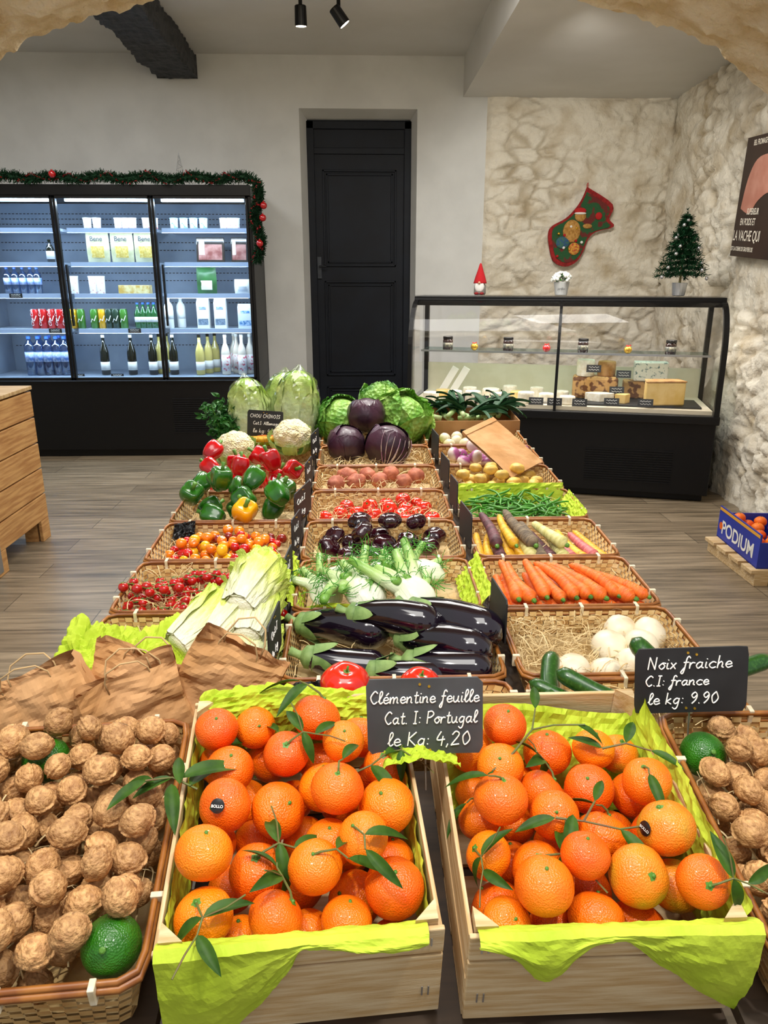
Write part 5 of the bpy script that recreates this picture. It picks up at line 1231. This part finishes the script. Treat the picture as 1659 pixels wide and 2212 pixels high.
for i,(x,y,z,r) in enumerate(pile(.155,.105,.042,80,.012,.0155,19,40,.03)):
    p=[tR,tD,tO][i%3] if y>0.02 else [tO,tY,tO,tR][i%4]
    inst(p,M@T(x,y,z)@RZ(rg.uniform(0,360))@RX(rg.uniform(0,90))@S(r/.0138),group='mixed small tomatoes in the basket')
tissue(lambda u,v:(-.16+.06*u,.08+.04*v,.05+.035*v+.01*u),16,12,.010,71,M,'crumpled black plastic liner under the tomatoes',black_m,name='plastic_liner')
M=BF('L',4)
for i,(x,y,z,r) in enumerate(pile(.175,.12,.03,13,.042,.047,25,80,.015)): 
    inst(pG,M@T(x,y,z)@RZ(rg.uniform(0,360))@RX(rg.uniform(10,80))@S(r/.044),group='bell peppers')
inst(pY,M@T(.03,-.115,.105)@RZ(20)@RX(35)@S(1.08),group='bell peppers')
M=BF('L',5)
for i,(x,y,z,r) in enumerate(pile(.175,.12,.03,13,.040,.045,27,80,.015)):
    inst(pG if (x>.09 and y<0) else pR,M@T(x,y,z)@RZ(rg.uniform(0,360))@RX(rg.uniform(10,80))@S(r/.043),group='bell peppers')
M=BF('L',6)
inst(cau[0],M@T(-.10,.02,.115)@RX(15)@S(1.12),group='cauliflowers'); inst(cau[1],M@T(.105,.075,.14)@RX(15)@RZ(60)@S(1.18),group='cauliflowers')
for x,a in ((-.04,170),(-.01,160),(.0,185)): inst(cv['y'] if a!=160 else carr_p[0],M@leg_(x+.05,.11,.12,0,0,a,.8),group='carrots beside the cauliflowers')
M=BF('L',7)
inst(nap[0],M@T(-.075,.04,.035)@RX(-14)@RY(-6)@S(1.1),group='chinese cabbages'); inst(nap[1],M@T(.09,.03,.035)@RX(-10)@RY(5)@S(1.22),group='chinese cabbages'); inst(nap[0],M@T(.03,.18,.02)@RX(-5)@RY(4)@RZ(90)@S(1.15),group='chinese cabbages')
tissue(lambda u,v:(-.17+.34*u,-.12-.02*v,.05+.05*v),40,10,.010,81,M,'lime green tissue under the chinese cabbages')
g=G(); rg=random.Random(31); stems=[]
for k in range(18):
    a=rg.uniform(0,6.28); r_=rg.uniform(.01,.05); h=rg.uniform(.14,.24); pts=[(r_*.2*math.cos(a),r_*.2*math.sin(a),0),(r_*math.cos(a),r_*math.sin(a),h*.6),(r_*1.5*math.cos(a),r_*1.5*math.sin(a),h)]; g.tube(pts,.002,5); stems.append(pts)
hb=thing(g,'leafy_greens_bunch',gstem,'bunch of dark green leafy herbs beside the cabbages','herbs',T(-.505,2.95,ztab(2.95)-.01)@RY(-8))
g=G()
for pts in stems:
    for q in range(80):
        t=rg.random(); a=Vector(pts[1]).lerp(Vector(pts[2]),t) if q%2 else Vector(pts[0]).lerp(Vector(pts[1]),t); g.leaf(.026,.016,0,T(a.x+rg.uniform(-.025,.025),a.y+rg.uniform(-.025,.025),a.z+rg.uniform(-.02,.02))@rrot(rg),nu=3)
part(g,'foliage',herbm,hb,kind='stuff')
# --- paper bags
def bag(M,w,h,d,seed,label):
    P=resample(rrect(w,d,.004,2),72)
    vs=[];nv=26
    for j in range(nv+1):
        v=j/nv
        for i,(x,y) in enumerate(P):
            sd=1 if y>0 else -1
            n=.020*(crum(x*9+seed*3.1,v*2.2+sd*4,seed)-.42)*(.2+v)
            pin=1-.25*v*v
            z=h*v*(1+.16*nz(x*9,seed*2.3,sd*3)*v)
            vs.append((x*(1+.04*math.sin(v*5+seed))+.010*v*math.sin(v*3+seed),y*pin+sd*n,z))
    g=G(); k=72; g.add(vs,[(j*k+i,j*k+(i+1)%k,(j+1)*k+(i+1)%k,(j+1)*k+i) for j in range(nv) for i in range(k)]+[tuple(range(k-1,-1,-1))])
    o=thing(g,'paper_bag',kraft,label,'paper bag',M,smooth=False); o['group']='kraft paper bags'
    for s_ in (-1,1):
        g=G(); y=s_*d*.30; g.tube([(-w*.22,y,h*.86),(-w*.22,y*1.1,h*1.0),(-w*.16,y*1.5,h*1.13),(0,y*1.8,h*1.19),(w*.16,y*1.5,h*1.13),(w*.22,y*1.1,h*1.0),(w*.22,y,h*.86)],.0014,6); part(g,'twisted_handle',cordm,o,smooth=True)
    return o
BGm=BF('L',0)
bag(BGm@T(-.125,-.045,.060)@RZ(8)@RX(-8)@RY(-18),.17,.130,.055,1,'crumpled brown kraft paper bag with twisted handles')
bag(BGm@T(-.040,-.005,.060)@RZ(-10)@RX(-10)@RY(20),.15,.135,.055,2,'brown kraft paper bag with twisted handles leaning in basket')
bag(BGm@T(.025,-.045,.060)@RZ(18)@RX(-4)@RY(-14),.15,.140,.05,3,'crumpled brown kraft paper bag with twisted handles')
bag(BGm@T(.105,-.020,.060)@RZ(-10)@RX(-4)@RY(20),.145,.175,.06,4,'tall brown kraft paper bag standing in the basket')
for (x,y,z,r) in pile(.155,.225,.05,24,.030,.034,77,30): inst(cA,BX@T(x,y,z)@S(r/.031),'orange mandarin in the fruit carton','mandarins in the carton')
# ================================================================ remove prototypes
for p in PROTOS:
    for c in list(p.children):
        for c2 in list(c.children): bpy.data.objects.remove(c2)
        bpy.data.objects.remove(c)
    bpy.data.objects.remove(p)
# ================================================================ LIGHTS
def area(loc,rot,size,p,col,sy=None):
    l=bpy.data.lights.new('fill_and_strip_light','AREA'); l.energy=p; l.color=col; l.size=size  # shared by unseen room fills, added shelf fills and the strip lights
    if sy: l.shape='RECTANGLE'; l.size_y=sy
    o=bpy.data.objects.new('area_lamp',l); COL.objects.link(o); o.location=loc; o.rotation_euler=[math.radians(a) for a in rot]; return o
def spot(loc,target,p,col=(1,.96,.89),ang=70,r=.05):
    l=bpy.data.lights.new('spot','SPOT'); l.energy=p; l.color=col; l.spot_size=math.radians(ang); l.spot_blend=.7; l.shadow_soft_size=r
    o=bpy.data.objects.new('spot_lamp',l); COL.objects.link(o); o.location=loc
    o.rotation_euler=(Vector(target)-Vector(loc)).to_track_quat('-Z','Y').to_euler(); return o
area((0,.6,2.5),(0,0,0),1.0,20,(1,.97,.92))  # this and the next three: unseen area fills added to soften the room
area((0,3.3,3.0),(0,0,0),1.8,70,(1,.98,.95))
area((-1.9,4.6,3.0),(0,0,0),1.2,42,(1,.99,.98))
area((1.2,4.2,2.75),(0,0,0),.8,23,(1,.98,.95))
spot((-.5,.3,2.4),(-.1,.9,.75),58); spot((.6,.2,2.4),(.3,.9,.75),58)
spot((-.5,2.9,2.95),(-.2,1.6,.75),88); spot((.6,3.0,2.95),(.3,2.0,.75),88); spot((0,4.2,2.95),(0,2.7,.8),78)
spot((-.335,5.3,2.86),(-.4,4.6,0),60,ang=80); spot((1.2,4.4,2.7),(1.9,6.7,1.5),60,ang=85)
for x in (-2.61,-1.89,-1.17): area((x,6.14,1.945),(-18,0,0),.6,7,(.82,.92,1),.05)
for z in SZ: area((-1.89,6.12,z-.035),(25,0,0),2.05,6.5,(.78,.9,1),.02)  # fill added under each shelf, where no fitting is modelled
area(tuple(CM@Vector((1.0,.3,1.22))),(0,0,-15.35),1.8,12,(1,.97,.92),.04)
w=bpy.data.worlds.new('World'); sc.world=w; w.use_nodes=True; w.node_tree.nodes['Background'].inputs[0].default_value=(.97,.98,1,1); w.node_tree.nodes['Background'].inputs[1].default_value=.58
sc.view_settings.view_transform='Standard'; sc.view_settings.look='None'; sc.view_settings.exposure=0
# ================================================================ CAMERA
cd=bpy.data.cameras.new('Camera'); cam=bpy.data.objects.new('Camera',cd); COL.objects.link(cam)
cd.sensor_fit='VERTICAL'; cd.sensor_height=24; cd.lens=24*1600/2212; cd.clip_start=.02
cam.location=(0,0,1.4); cam.rotation_euler=(math.radians(90-17.5),0,math.radians(-1.95)); sc.camera=cam
